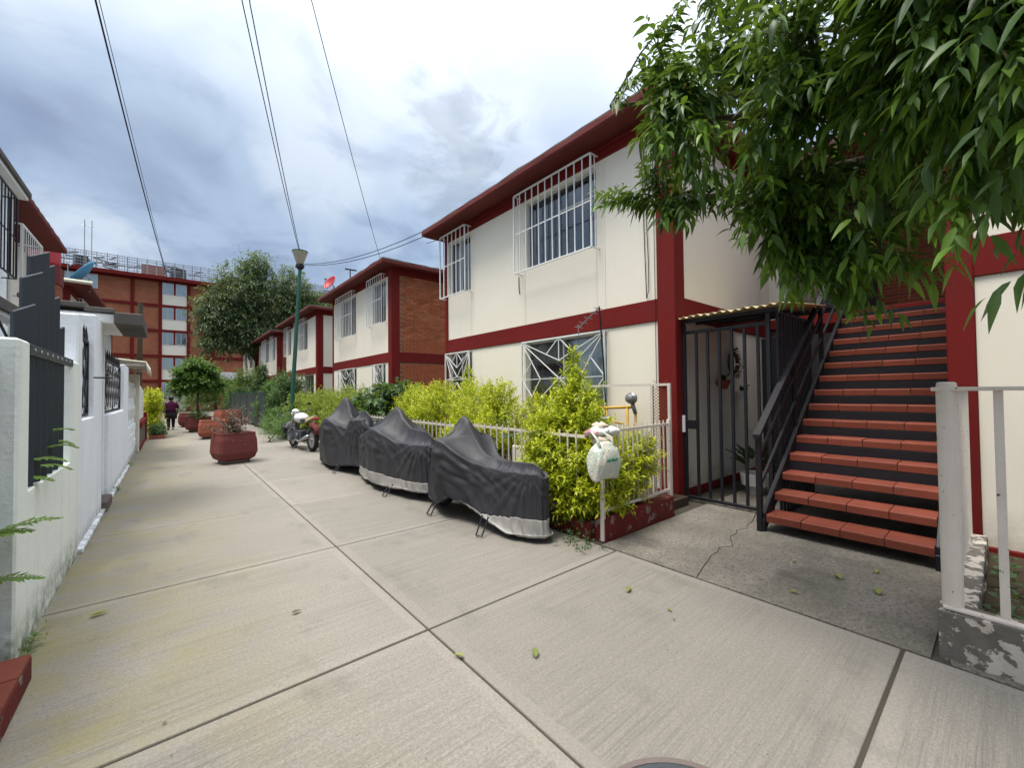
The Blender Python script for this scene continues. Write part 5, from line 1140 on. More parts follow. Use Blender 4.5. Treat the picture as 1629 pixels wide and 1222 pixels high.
FN = thing('fern', 'bright green fern fronds poking out from the black gate at the left edge', 'fern', (-.9, 3.45, .8))
for k_, (d, l_, z, y) in enumerate((((1.0, .25, .38), .36, .72, 3.42), ((.9, .05, .22), .24, .74, 3.42), ((1, .15, .02), .27, .52, 3.42))): frond((-.80, y, z), d, l_, 'fern', FN, seed=k_, tint=.55)
FN = thing('fern', 'green fern fronds coming through the dark louvres above the pale wall', 'fern', (-.9, 4.4, .93))
for k_, (y, z, d, l_) in enumerate(((4.55, 1.22, (.9, .55, .25), .34), (4.5, 1.12, (.9, .3, -.05), .30), (4.1, 1.08, (.9, .0, .12), .24), (4.05, .98, (.8, -.1, -.1), .26), (4.75, 1.15, (.8, .7, -.25), .26), (4.25, 1.02, (.9, .4, .0), .26))): frond((-.72, y, z), (d[0], d[1], d[2]+.12*math.sin(k_*2.1)), l_*(.55+.12*(k_ % 3)), 'fern', FN, seed=10+k_, wl=.05, tint=.5+.04*k_, arch=.5)
# weeds along kerbs and a creeper on the red curb
rng = np.random.default_rng(31)
def ground_clump(name, label, cat, pts, L_, W_, mat, k=6, length=.10):
    o = np.array(pts, float); d = nrm(rng.normal(0, .6, o.shape)+np.array([0, 0, .8])); V, T_, a = sprigs(o, d, length, k, L_, W_, rng, .2, .9, .1, False, .3, .45); V[:, 2] = np.maximum(V[:, 2], .004)
    return tag(npmesh(name, V, T_, MAT[mat], None, a, kind='stuff'), label, cat)
ground_clump('creeper', 'dark trailing creeper spilling over the red curb onto the pavement', 'ground cover', [(3.30+rng.normal(0, .06), 2.75+rng.uniform(0, 1.3), .03+.16*rng.random()) for _ in range(170)]+[(3.12+rng.normal(0, .08), 2.75+rng.normal(0, .12), .01) for _ in range(34)]+[(3.5+rng.uniform(0, .7), 2.78+rng.uniform(0, .4), .14+.1*rng.random()) for _ in range(120)], .035, .018, 'leafdark', 6, .09)
ground_clump('weeds', 'small weeds growing along the foot of the left walls', 'ground cover', [(-.63+abs(rng.normal(0, .02)), rng.choice([12.1, 7.6, 3.75, 9, 15.4])+rng.normal(0, .12), .01) for _ in range(60)], .04, .012, 'leafmid', 5, .07)
ground_clump('bed_plants', 'dark low plants in the bed behind the pipe railing', 'ground cover', [(3.7+rng.uniform(0, 1.5), rng.uniform(-1.2, .05), .12) for _ in range(130)], .07, .04, 'leafdark', 6, .14)
fl = []
spots = [(1.59, 1.72, .095, .9), (1.29, 1.99, .07, 2.2), (2.62, 1.83, .09, .3), (2.62, 1.48, .05, 1.2), (.65, 3.14, .07, .1), (3.95, .62, .12, .2), (4.05, .86, .11, .5), (3.55, 1.0, .07, 2), (4.4, .7, .09, .1), (4.2, 1.2, .06, 2.9), (3.6, 1.25, .05, 1.9), (-.40, 4.0, .10, .2)]
for i, (x, y, l_, an) in enumerate(spots):
    V, T_, nv = leaf_geo(np.array([[x, y, .012]]), np.array([[math.cos(an), math.sin(an), .12]]), np.array([[.1, .1, 1.0]]), l_, l_*.42, .1, True, .35)
    V[:, 2] = np.maximum(V[:, 2], .006)
    o = npmesh('fallen_leaf', V, T_, MAT['fallen'] if i not in (4,) else MAT['leafdry'], None, [.3+.6*((i*37 % 10)/10)]*len(V))
    tag(o, ['curled yellow green leaf on the slab nearest the camera', 'dark narrow leaf on the joint crossing of the near slabs', 'pale leaf near the forecourt edge of the near slab', 'tiny leaf right of the pale one on the near slab', 'brown crumpled leaf in the middle of the left slab', 'long yellow leaf by the white post in front of the stairs', 'yellow green leaf under the lowest stair tread by the post', 'small yellow leaf in the middle of the dark forecourt', 'greenish leaf just below the lowest tread', 'small dull leaf on the forecourt centre', 'tiny brown leaf near the forecourt edge', 'big green leaf standing up on the slab by the left wall'][i], 'leaf', 'fallen leaves on the ground')
for i in range(26):
    x, y = rng.uniform(-.5, 3.1), rng.uniform(1.2, 8); l_ = rng.uniform(.012, .025)
    V, T_, nv = leaf_geo(np.array([[x, y, .008]]), np.array([[math.cos(i), math.sin(i), .1]]), np.array([[0, 0, 1.0]]), l_, l_*.5, .1, False)
    fl.append((V, T_, np.full(len(V), .2)))
V, T_, a = join(fl); V[:, 2] = np.maximum(V[:, 2], .004); tag(npmesh('leaf_litter', V, T_, MAT['leafdry'], None, a, kind='stuff'), 'tiny dark bits of leaf litter scattered on the slabs', 'litter')

MB_ = MB(); rs_ = np.random.default_rng(12)
MB_.loft([[Vector((-.115+q*math.cos(t)*(1+.35*rs_.random()), 2.225+q*.6*math.sin(t)*(1+.35*rs_.random()), z)) for t in [k_*.7 for k_ in range(9)]] for q, z in ((.03, .001), (.034, .006), (.022, .016), (.008, .020))])
tag(MB_.build('scrap', MAT['rubber'], None), 'small black crumpled scrap on the joint at the bottom left', 'scrap')
# pots behind the barred gate
PT = thing('plant_pot', 'white pot with a peace lily on the floor behind the barred gate', 'potted plant', (6.55, 2.35, 0))
MB().lathe((6.55, 2.35, 0), [(.13, .10), (.18, .13), (.20, .26), (.205, .30), (.18, .30), (.17, .27), (.02, .27)], 20).lathe((6.55, 2.35, 0), [(.10, 0), (.10, .1)], 12).build('pot', MAT['white'], PT, smooth=False)
rr = np.random.default_rng(2)
for i in range(16):
    a_ = rr.uniform(0, 6.28); d = Vector((math.cos(a_), math.sin(a_), rr.uniform(.6, 1.8))); e = Vector((6.55, 2.35, .3))+d.normalized()*rr.uniform(.12, .3); big_leaf(e, d, .24, .09, 'leafdark', PT, tint=.3)
for i, (dx, dy) in enumerate(((.02, .05), (-.05, -.08), (.06, -.02))): big_leaf((6.55+dx, 2.35+dy, .82-.05*i), (dx, dy, 1), .14, .07, 'white', PT, name='flower')
for (lab, c_, mt, r_) in (('small red pot of leaves hanging on the cream wall behind the gate', (6.6, 2.80, 1.62), 'terracotta', .11), ('small white bracket vase on the cream wall behind the gate', (7.35, 2.82, 1.45), 'white', .08)):
    T = thing('wall_pot', lab, 'wall pot', c_); MB().lathe(c_, [(r_*.5, -.1), (r_, .03), (r_*.95, .04), (.01, .02)], 16).build('pot', MAT[mt], T)
    for i in range(8): a_ = rr.uniform(0, 6.28); big_leaf(Vector(c_)+Vector((0, 0, .04)), (math.cos(a_), math.sin(a_)*.5-.2, rr.uniform(.2, 1.5)), .15, .05, 'leafdark', T, tint=.2)
WR = thing('wreath', 'dark round wreath hanging on the cream wall behind the gate', 'wreath', (7.1, 2.84, 1.95)); MB().tube([(7.1+.16*math.cos(a_), 2.84, 1.95+.16*math.sin(a_)) for a_ in [i*.4 for i in range(16)]], .03, 6).build('ring', MAT['drytwig'], WR)
q_ = np.array([(7.1+.16*math.cos(a_), 2.83, 1.95+.16*math.sin(a_)) for a_ in np.linspace(0, 6.2, 26)]); V, T_, a = sprigs(q_, nrm(q_-np.array([7.1, 2.9, 1.95])), .08, 5, .06, .03, rr, .1, .8, .1, False); npmesh('wreath_leaves', V, T_, MAT['leafdark'], WR, a, kind='stuff')

# ================================================================ COVERED MOTORCYCLES (draped cloth)
def drape(ell, hx, hy, nu, nv, seed, frames=170, iters=11, cinch=.78, z0=None, k=.55, slack=1.0):
    """a rounded sheet falls over ellipsoids: position based cloth"""
    rg = np.random.default_rng(seed)
    a, b = np.meshgrid(np.linspace(-1, 1, nu), np.linspace(-1, 1, nv), indexing='ij')
    X_ = hx*b*np.sqrt(1-k*a*a/2); Y_ = hy*a*np.sqrt(1-k*b*b/2)
    rest0 = np.stack([X_, Y_, np.zeros_like(X_)], -1).reshape(-1, 3)
    c = np.array([e[0] for e in ell], float); r = np.array([e[1] for e in ell], float)
    top = (c[:, 2]+r[:, 2]).max() if z0 is None else z0
    # start as a loose ridge tent so that the sides already hang
    p = rest0.copy(); p[:, 0] *= .62; p[:, 1] *= .86; p[:, 2] = top+.02-.55*np.abs(rest0[:, 0])-.10*np.abs(rest0[:, 1])
    p += rg.normal(0, .006, p.shape); p[:, 2] += .02*np.sin(rest0[:, 1]*9+seed)*np.abs(rest0[:, 0])
    v = np.zeros_like(p); idx = np.arange(nu*nv).reshape(nu, nv); B = []
    def add(A1, A2, w_, sc=1.0):
        A1, A2 = A1.ravel(), A2.ravel(); B.append((A1, A2, np.linalg.norm(rest0[A1]-rest0[A2], axis=1)*sc, w_))
    for q in (0, 1):
        add(idx[q:-1:2], idx[q+1::2][:idx[q:-1:2].shape[0]], 1.0); add(idx[:, q:-1:2], idx[:, q+1::2][:, :idx[:, q:-1:2].shape[1]], 1.0)
    for q in (0, 1):
        i0 = idx[q:-1:2, :-1]; i1 = idx[q+1::2, 1:][:i0.shape[0]]; add(i0[:, ::2], i1[:, ::2], .35); add(i0[:, 1::2], i1[:, 1::2], .35)
        j0 = idx[q:-1:2, 1:]; j1 = idx[q+1::2, :-1][:j0.shape[0]]; add(j0[:, ::2], j1[:, ::2], .35); add(j0[:, 1::2], j1[:, 1::2], .35)
    def every(n_, q): return [i for i in range(n_-2) if i % 4 in (q, q+1)]
    for q in (0, 2):
        e = every(nu, q); add(idx[e], idx[[i+2 for i in e]], .03); e = every(nv, q); add(idx[:, e], idx[:, [i+2 for i in e]], .03)
    per = np.concatenate([idx[0, :], idx[1:, -1], idx[-1, -2::-1], idx[-2:0:-1, 0]]); nx = np.roll(per, -1)
    hem = [(per[q::2][:len(per)//2], nx[q::2][:len(per)//2]) for q in (0, 1)]
    hr = [np.linalg.norm(rest0[A1]-rest0[A2], axis=1) for A1, A2 in hem]
    dt = 1/60
    for f in range(frames):
        v[:, 2] -= 9.8*dt; v *= .975; q = p+v*dt; hit = np.zeros(len(p), bool)
        cf = 1-(1-cinch)*min(1, f/60)
        for it in range(iters):
            for A1, A2, L0, w_ in B:
                d = q[A2]-q[A1]; ln = np.sqrt((d*d).sum(1))+1e-9; s_ = (.5*w_*(1-L0/ln))[:, None]*d; q[A1] += s_; q[A2] -= s_
            for (A1, A2), L0 in zip(hem, hr):
                d = q[A2]-q[A1]; ln = np.sqrt((d*d).sum(1))+1e-9; s_ = (.5*np.maximum(0, 1-L0*cf/ln))[:, None]*d; q[A1] += s_; q[A2] -= s_
            if it % 3 == 2 or it == iters-1:
                for cc, rr_ in zip(c, r):     # solid down to the ground: lift what has just dipped in, push out what is deep beside it
                    e = (q[:, :2]-cc[:2])/rr_[:2]; m2 = (e*e).sum(1); m_ = np.nonzero(m2 < 1)[0]
                    if len(m_):
                        H_ = cc[2]+rr_[2]*np.sqrt(1-m2[m_]); pen = H_-q[m_, 2]; up = (pen > 0) & (pen < .13); de = pen >= .13
                        i_ = m_[up]; q[i_, 2] = H_[up]; hit[i_] = True
                        i_ = m_[de]
                        if len(i_): q[i_, :2] = cc[:2]+e[i_]/np.sqrt(m2[i_]+1e-9)[:, None]*rr_[:2]; hit[i_] = True
                q[:, 2] = np.maximum(q[:, 2], .015)
        v = (q-p)/dt; v[hit] *= .25; sp_ = np.linalg.norm(v, axis=1); v *= np.minimum(1, 3/np.maximum(sp_, 1e-6))[:, None]; p = q
    return p.reshape(nu, nv, 3), a, b
def clothmat(name, c1, c2, rough=.42):
    m = NT(name); n = m.noise(2.5, 5, .6); f = m.noise(240, 2, .5)
    m.put(m.b.inputs['Base Color'], m.mix(n, c1, c2)); m.b.inputs['Roughness'].default_value = rough; m.b.inputs['Specular IOR Level'].default_value = .45
    w1 = m.math('ABSOLUTE', m.math('SUBTRACT', m.noise(4.5, 4, .55, None, .9), .5)); b1 = m.bump(w1, .3, .03); w2 = m.noise(22, 3, .6, None, 1.2); m.l(m.bump(f, .15, .002, m.bump(w2, .16, .008, b1)), m.b.inputs['Normal']); return m.m
MAT['cover'] = clothmat('black cover cloth', (.019, .019, .024), (.034, .034, .041), .58)
MAT['silver'] = clothmat('silver cover hem', (.36, .35, .33), (.25, .24, .23), .45)
def lerpk(keys, y): k = np.array(keys, float); return np.interp(y, k[:, 0], k[:, 1])
def tailored(ridge, shoulder, hemw, hemz, y0, y1, ell, seed, nth=168, ns=46, frames=30, iters=9, folds=1.0, anchors=()):
    """a fitted cover: top line and elastic hem are given, the panels between are then relaxed as cloth"""
    rg = np.random.default_rng(seed); th = np.linspace(0, 2*np.pi, nth, endpoint=False); sv = np.linspace(0, 1, ns)
    c, s_ = np.cos(th), np.sin(th); e = 2/2.7; ce = np.sign(c)*np.abs(c)**e; se = np.sign(s_)*np.abs(s_)**e
    yc, hl = (y0+y1)/2, (y1-y0)/2; hy = yc+hl*se; hx = lerpk(hemw, hy)*ce*1.0; hz = lerpk(hemz, hy)
    ry = yc+(hl-.10)*se; rz_ = lerpk(ridge, ry); k = np.array(shoulder, float); sw = np.interp(ry, k[:, 0], k[:, 1]); sz = np.interp(ry, k[:, 0], k[:, 2])
    Rg = np.stack([0*ry, ry, rz_], -1); Sh = np.stack([sw*ce, yc+(hl-.05)*se, np.minimum(sz, rz_-.01)], -1); He = np.stack([hx, hy, hz], -1)
    P = np.zeros((nth, ns, 3))
    for j, t in enumerate(sv):
        if t < .36: u = t/.36; P[:, j] = Rg*(1-u)+Sh*u; P[:, j, 2] += .03*np.sin(np.pi*u)*np.minimum(1, sw/.2)
        else: u = (t-.36)/.64; P[:, j] = Sh*(1-u)+He*u; P[:, j, :2] *= 1+.015*np.sin(np.pi*u)
    tri = lambda x: 2*np.abs(x/np.pi-np.floor(x/np.pi+.5))-.5
    A_ = rg.uniform(.4, 1, 9); ph = rg.uniform(0, 6.28, 9); fr = [5, 7, 9, 11, 13, 16, 19, 23, 29]
    T_, S_ = np.meshgrid(th, sv, indexing='ij'); d = 0
    for q in range(9): d = d+A_[q]*tri(fr[q]*T_*.5*2/1.0+ph[q]+S_*rg.uniform(-5, 5))/fr[q]**.7
    amp = folds*.07*np.clip((S_-.12)/.7, 0, 1)**.9*(1-.45*np.clip((S_-.75)/.25, 0, 1)); nx_ = nrm2(np.stack([np.cos(T_), .5*np.sin(T_), 0*T_], -1)); P += nx_*(d*amp)[..., None]
    rest = P.copy(); p = P.reshape(-1, 3).copy(); p += rg.normal(0, .0015, p.shape); idx = np.arange(nth*ns).reshape(nth, ns); B = []; flat = rest.reshape(-1, 3)
    inv = np.ones(nth*ns); inv[idx[:, :2].ravel()] = 0; inv[idx[:, -1]] = 0; inv[idx[:, int(round(.36*(ns-1)))]] = 0
    nxt = np.roll(idx, -1, 0)
    def add(A1, A2, w_, sl):
        A1, A2 = A1.ravel(), A2.ravel(); w1, w2 = inv[A1], inv[A2]; sm = w1+w2; ok = sm > 0; A1, A2, w1, w2, sm = A1[ok], A2[ok], w1[ok], w2[ok], sm[ok]
        B.append((A1, A2, np.linalg.norm(flat[A1]-flat[A2], axis=1)*sl, (w1/sm*w_)[:, None], (w2/sm*w_)[:, None]))
    for q in (0, 1):
        add(idx[q::2], nxt[q::2], 1.0, 1.05); add(idx[:, q:-1:2], idx[:, q+1::2][:, :idx[:, q:-1:2].shape[1]], 1.0, 1.004)
        add(idx[q::2, :-1][:, ::2], nxt[q::2, 1:][:, ::2], .3, 1.02); add(idx[q::2, :-1][:, 1::2], nxt[q::2, 1:][:, 1::2], .3, 1.02)
    cc_ = [(np.array(a_, float), np.array(b_, float)) for a_, b_ in ell]; v = np.zeros_like(p); dt = 1/60
    for f in range(frames):
        v[:, 2] -= 9.8*dt; v *= .95; q = p+v*dt*inv[:, None]
        for it in range(iters):
            for A1, A2, L0, w1, w2 in B:
                dd = q[A2]-q[A1]; ln = np.sqrt((dd*dd).sum(1))+1e-9; g_ = (1-L0/ln)[:, None]*dd; q[A1] += g_*w1; q[A2] -= g_*w2
            if it % 3 == 2:
                for c0, r0 in cc_:
                    e_ = (q-c0)/r0; m2 = (e_*e_).sum(1); m_ = (m2 < 1) & (inv > 0)
                    if m_.any(): q[m_] = c0+e_[m_]/np.sqrt(m2[m_])[:, None]*r0
        q[:, 2] = np.maximum(q[:, 2], .02); v = (q-p)/dt; v *= np.minimum(1, 2/np.maximum(np.linalg.norm(v, axis=1), 1e-6))[:, None]; p = q
    p = p.reshape(nth, ns, 3); sd = np.sign(p[..., 0]+1e-6); out_ = 0
    for (ay, az, am, rr) in anchors:        # pleats pulled out of the points that carry the cloth
        dy, dz = p[..., 1]-ay, az-p[..., 2]; r_ = np.hypot(dy, dz); ph_ = np.arctan2(dy, dz+.02); wv = 0
        for fq in (5.5, 9.3, 14.1): x_ = fq*ph_+rg.uniform(0, 6)+r_*rg.uniform(-2, 2)+sd*1.3; wv = wv+(1-2.2*np.abs(tri(x_)+.0)**.8)*(5.5/fq)**.8
        out_ = out_+am*1.4*wv*np.clip(r_/.16, 0, 1)*np.exp(-(r_/rr)**2)
    out_ = out_*np.clip((S_-.30)/.14, 0, 1)*(1-.5*np.clip((S_-.8)/.2, 0, 1))
    p[..., 0] += sd*out_*np.clip(np.abs(p[..., 0])/.12, 0, 1); p[..., 1] += .25*out_*np.sign(p[..., 1])
    top = np.clip(1-np.abs(S_-.2)/.2, 0, 1)*.020; p[..., 2] += top*(tri(p[..., 1]*9+sd*2+p[..., 0]*7)+.6*tri(p[..., 1]*17-p[..., 0]*12))
    return p, T_, S_
def nrm2(a): return a/np.maximum(1e-9, np.linalg.norm(a, axis=-1, keepdims=True))
def covered_bike(label, c, rz, shape, silver, ell, seed, **k_):
    T = thing('covered_motorcycle', label, 'motorcycle', (c[0], c[1], 0), rz, 'motorcycles under black covers')
    P, th, sv = tailored(*shape, ell, seed, **k_); nth, ns = P.shape[:2]; idx = np.arange(nth*ns).reshape(nth, ns); nx = np.roll(idx, -1, 0)
    quads = np.stack([idx[:, :-1], nx[:, :-1], nx[:, 1:], idx[:, 1:]], -1); V = P.reshape(-1, 3); mask = silver(P, sv)[:, :-1]; cov = None
    for nm, mt, mk in (('cover', 'cover', ~mask), ('cover_hem', 'silver', mask)):
        Q = quads[mk]
        if not len(Q): continue
        used = np.unique(Q); mp = -np.ones(nth*ns, int); mp[used] = np.arange(len(used)); m = MB(); m.v = [tuple(x) for x in V[used]]; m.f = [tuple(x) for x in mp[Q]]
        if nm == 'cover':       # close the slit along the top line
            pass
        o = m.build(nm, MAT[mt], T if cov is None else cov, smooth=True, local=True)
        w_ = o.modifiers.new('w', 'WELD'); w_.merge_threshold = .0035
        sb_ = o.modifiers.new('s', 'SUBSURF'); sb_.levels = sb_.render_levels = 1
        so = o.modifiers.new('t', 'SOLIDIFY'); so.thickness = .004; so.offset = 0
        if cov is None: cov = o
    return T
def under(T, ys, stand=(-.42, -.15), R_=.29):
    """what shows below the cover: tyres, stands"""
    for y in ys:
        m = MB(); n = 28
        rings = []
        for i in range(n+1):
            an = 2*math.pi*i/n; cc = Vector((0, y+(R_-.05)*math.cos(an), R_+(R_-.05)*math.sin(an))); rad = Vector((0, math.cos(an), math.sin(an)))
            rings.append([cc+rad*(.055*math.cos(q))+Vector((.05*math.sin(q), 0, 0)) for q in [k*math.pi/4 for k in range(8)]])
        w_ = m.loft(rings, cap=False).build('wheel', MAT['rubber'], T, local=True, smooth=True)
        MB().lathe((0, y, R_), [(R_-.09, -.02), (R_-.08, 0), (R_-.09, .02)], 24, 'x').build('rim', MAT['grey'], w_, local=True)
    x, y = stand
    MB().tube([(x+.16, y+.06, .17), (x, y-.04, .02), (x+.02, y-.11, .015), (x+.17, y-.03, .17)], .009, 5, False).build('kickstand', MAT['black'], T, local=True)
    MB().box(-.13, .13, -.30, .28, .12, .36).build('engine', MAT['black'], T, local=True, bevel=.04)
EB = [((0, -.75, .34), (.12, .33, .33)), ((0, .85, .34), (.10, .33, .33)), ((0, 0, .5), (.18, .75, .24))]
R1 = ([(-1.15, .60), (-1.05, .72), (-.92, .765), (-.4, .735), (-.12, .77), (.06, .93), (.22, 1.17), (.30, 1.215), (.38, 1.19), (.52, 1.02), (.80, .78), (1.05, .56), (1.15, .42)],
      [(-1.15, .10, .52), (-1.0, .17, .68), (-.4, .18, .68), (-.05, .23, .74), (.20, .38, .92), (.32, .43, .95), (.45, .34, .88), (.8, .18, .66), (1.15, .06, .40)],
      [(-1.2, .20), (-.8, .28), (-.1, .25), (.35, .34), (.8, .24), (1.2, .14)], [(-1.2, .09), (-.75, .07), (-.2, .22), (.15, .29), (.45, .17), (.9, .13), (1.2, .20)], -1.14, 1.16)
T = covered_bike('motorcycle under a black cover with silver hem at its tail, nearest to the camera', (2.87, 4.06), .03, R1, lambda P, s_: (s_ > .74+.28*np.clip((P[..., 1]+.75)/.85, 0, 1)) & (P[..., 1] < .0), EB, 3, anchors=((.30, .96, .034, .75), (-.98, .70, .024, .5), (-.3, .70, .012, .5)))
under(T, (-.72, .82), (-.42, -.45), .28); MB().tube([(-.26, .60, .16), (-.40, .55, .02), (-.40, .46, .015), (-.27, .52, .16)], .010, 5, False).build('side_stand', MAT['black'], T, local=True)
R2 = ([(-1.4, .66), (-1.3, .86), (-1.15, .95), (-.6, .97), (-.32, 1.10), (-.14, 1.285), (-.05, 1.30), (.08, 1.25), (.5, 1.07), (1.0, .94), (1.25, .84), (1.38, .66)],
      [(-1.4, .14, .62), (-1.25, .27, .78), (-.6, .27, .78), (-.2, .40, .93), (-.02, .44, .96), (.4, .38, .84), (1.0, .30, .76), (1.25, .26, .72), (1.38, .14, .60)],
      [(-1.4, .26), (-.8, .34), (0, .35), (.7, .34), (1.4, .26)], [(-1.4, .16), (-.9, .15), (-.2, .13), (.6, .12), (1.4, .16)], -1.38, 1.38)
T = covered_bike('motorcycle under a black cover with a full pale silver hem, second from the camera', (2.87, 6.42), -.02, R2, lambda P, s_: s_ > .79, EB, 5, anchors=((-.05, 1.0, .034, .75), (-1.22, .82, .026, .6), (1.25, .74, .022, .6)))
under(T, (-.85, .95), (-.46, -.55), .28)
R3 = ([(-1.4, .80), (-1.28, 1.08), (-1.12, 1.18), (-.88, 1.18), (-.62, 1.02), (-.32, 1.03), (-.10, 1.34), (.02, 1.47), (.10, 1.46), (.3, 1.26), (.7, 1.08), (1.1, .98), (1.3, .86), (1.4, .66)],
      [(-1.4, .14, .74), (-1.2, .26, 1.03), (-.88, .26, 1.03), (-.6, .22, .84), (-.1, .38, .98), (.05, .44, 1.02), (.4, .36, .90), (1.1, .28, .80), (1.4, .14, .62)],
      [(-1.4, .22), (-.8, .30), (0, .33), (.7, .33), (1.4, .24)], [(-1.4, .24), (-.9, .20), (-.2, .12), (.6, .10), (1.4, .14)], -1.40, 1.40)
T = covered_bike('motorcycle under a plain black cover with tall peak and rear hump, third from camera', (2.83, 8.72), .0, R3, lambda P, s_: s_ > 9, EB, 8, anchors=((.05, 1.08, .036, .8), (-1.18, 1.03, .03, .6), (1.25, .80, .022, .6)))
under(T, (-.85, .95), (-.44, -.5), .28)

# ================================================================ PARKED MOTORCYCLE
MC = thing('motorcycle', 'uncovered motorcycle with white tank parked beyond the covered ones', 'motorcycle', (2.85, 12.4, 0), .12)
def wheel(T, y, R_, name='wheel'):
    rings = []; n = 28
    for i in range(n+1):
        an = 2*math.pi*i/n; cc = Vector((0, y+(R_-.05)*math.cos(an), R_+(R_-.05)*math.sin(an))); rad = Vector((0, math.cos(an), math.sin(an)))
        rings.append([cc+rad*(.052*math.cos(q))+Vector((.06*math.sin(q), 0, 0)) for q in [k*math.pi/4 for k in range(8)]])
    w_ = MB().loft(rings, cap=False).build(name, MAT['rubber'], T, local=True, smooth=True)
    m = MB().lathe((0, y, R_), [(R_-.10, -.03), (R_-.085, -.03), (R_-.085, .03), (R_-.10, .03)], 24, 'x').lathe((0, y, R_), [(.05, -.06), (.05, .06)], 12, 'x')
    for i in range(5):
        an = 2*math.pi*i/5; m.bar((0, y+.04*math.cos(an), R_+.04*math.sin(an)), (0, y+(R_-.09)*math.cos(an), R_+(R_-.09)*math.sin(an)), .03)
    m.build('rim', MAT['grey'], w_, local=True); return w_
wheel(MC, -.68, .30); wheel(MC, .68, .30)
def ellip(c_, r_, n=14, mm=9):
    return [[Vector((c_[0]+r_[0]*math.sin(math.pi*(i+.02)/(mm+.04))*math.cos(2*math.pi*k/n), c_[1]-r_[1]*math.cos(math.pi*(i+.02)/(mm+.04)), c_[2]+r_[2]*math.sin(math.pi*(i+.02)/(mm+.04))*math.sin(2*math.pi*k/n))) for k in range(n)] for i in range(mm+1)]
MB().loft(ellip((0, .12, .86), (.17, .30, .14))).build('tank', MAT['white'], MC, local=True, smooth=True)
MB().loft(ellip((0, -.22, .80), (.13, .30, .06))).build('seat', MAT['black'], MC, local=True, smooth=True)
MB().loft([[Vector((x, y, z)) for x, z in ((-w_, z0), (w_, z0), (w_*.8, z0+h_), (-w_*.8, z0+h_))] for y, w_, z0, h_ in ((-.35, .10, .74, .10), (-.62, .09, .82, .08), (-.86, .05, .90, .05))]).build('tail_fairing', MAT['corr'], MC, local=True, bevel=.01)
MB().box(-.07, .07, -.92, -.86, .84, .90).build('tail_light', MAT['reddish'], MC, local=True, bevel=.01)
MB().tube([(0, -.98, .46), (0, -.95, .62), (0, -.80, .70), (0, -.6, .66)], [.06, .08, .09, .08], 10).build('rear_fender', MAT['planter'], MC, local=True, smooth=True)
MB().box(-.13, .13, -.20, .28, .22, .52).box(-.15, -.13, -.05, .2, .28, .46).lathe((-.16, .05, .36), [(.09, -.02), (.11, .02)], 14, 'x').build('engine', MAT['iron'], MC, local=True, bevel=.03)
MB().tube([(0, .42, .92), (-.08, .30, .60), (-.10, .1, .22), (-.10, -.3, .25), (0, -.5, .55), (0, -.3, .74), (0, .42, .92)], .02, 6).tube([(-.1, .1, .22), (.1, .1, .22)], .02, 6).tube([(0, -.3, .5), (0, -.68, .30)], .03, 6).build('frame', MAT['black'], MC, local=True)
MB().tube([(-.16, .1, .28), (-.17, -.2, .24), (-.18, -.5, .33), (-.18, -.85, .42)], [.025, .03, .045, .05], 10).build('exhaust', MAT['grey'], MC, local=True, smooth=True)
for s_ in (-1, 1): MB().tube([(s_*.09, .44, 1.0), (s_*.09, .68, .30)], .024, 8).build('fork', MAT['grey'], MC, local=True)
hb = MB().tube([(-.36, .26, 1.06), (-.22, .34, 1.04), (0, .42, 1.00), (.22, .34, 1.04), (.36, .26, 1.06)], .014, 6).build('handlebar', MAT['black'], MC, local=True)
for s_ in (-1, 1):
    MB().tube([(s_*.26, .32, 1.05), (s_*.30, .36, 1.20)], .007, 5).loft([[Vector((s_*.30+q*math.cos(t), .36+dy, 1.24+.035*math.sin(t))) for t in [k*math.pi/5 for k in range(10)]] for dy, q in ((-.012, .055), (.02, .045))]).build('mirror', MAT['black'], hb, local=True)
MB().loft(ellip((0, .56, .98), (.11, .10, .12))).build('headlight', MAT['white'], MC, local=True, smooth=True)
MB().tube([(-.10, .0, .22), (-.30, -.06, .01)], .012, 6).build('kickstand', MAT['black'], MC, local=True)
ell4 = [((0, 0, .36), (.11, .34, .32)), ((-.05, .1, .50), (.18, .16, .26))]
P, a, b = drape(ell4, .58, .70, 34, 34, 4, frames=90, cinch=.8, k=.3)
BC = MB(); BC.v = [tuple(x+np.array([2.76, 13.1, 0])) for x in P.reshape(-1, 3)]; ii = np.arange(34*34).reshape(34, 34); BC.f = [tuple(q) for q in np.stack([ii[:-1, :-1], ii[1:, :-1], ii[1:, 1:], ii[:-1, 1:]], -1).reshape(-1, 4)]
tag(BC.build('bunched_cover', MAT['cover'], None, smooth=True, sub_=1), 'small black cover bunched over the front wheel of the white tanked motorcycle', 'cover')

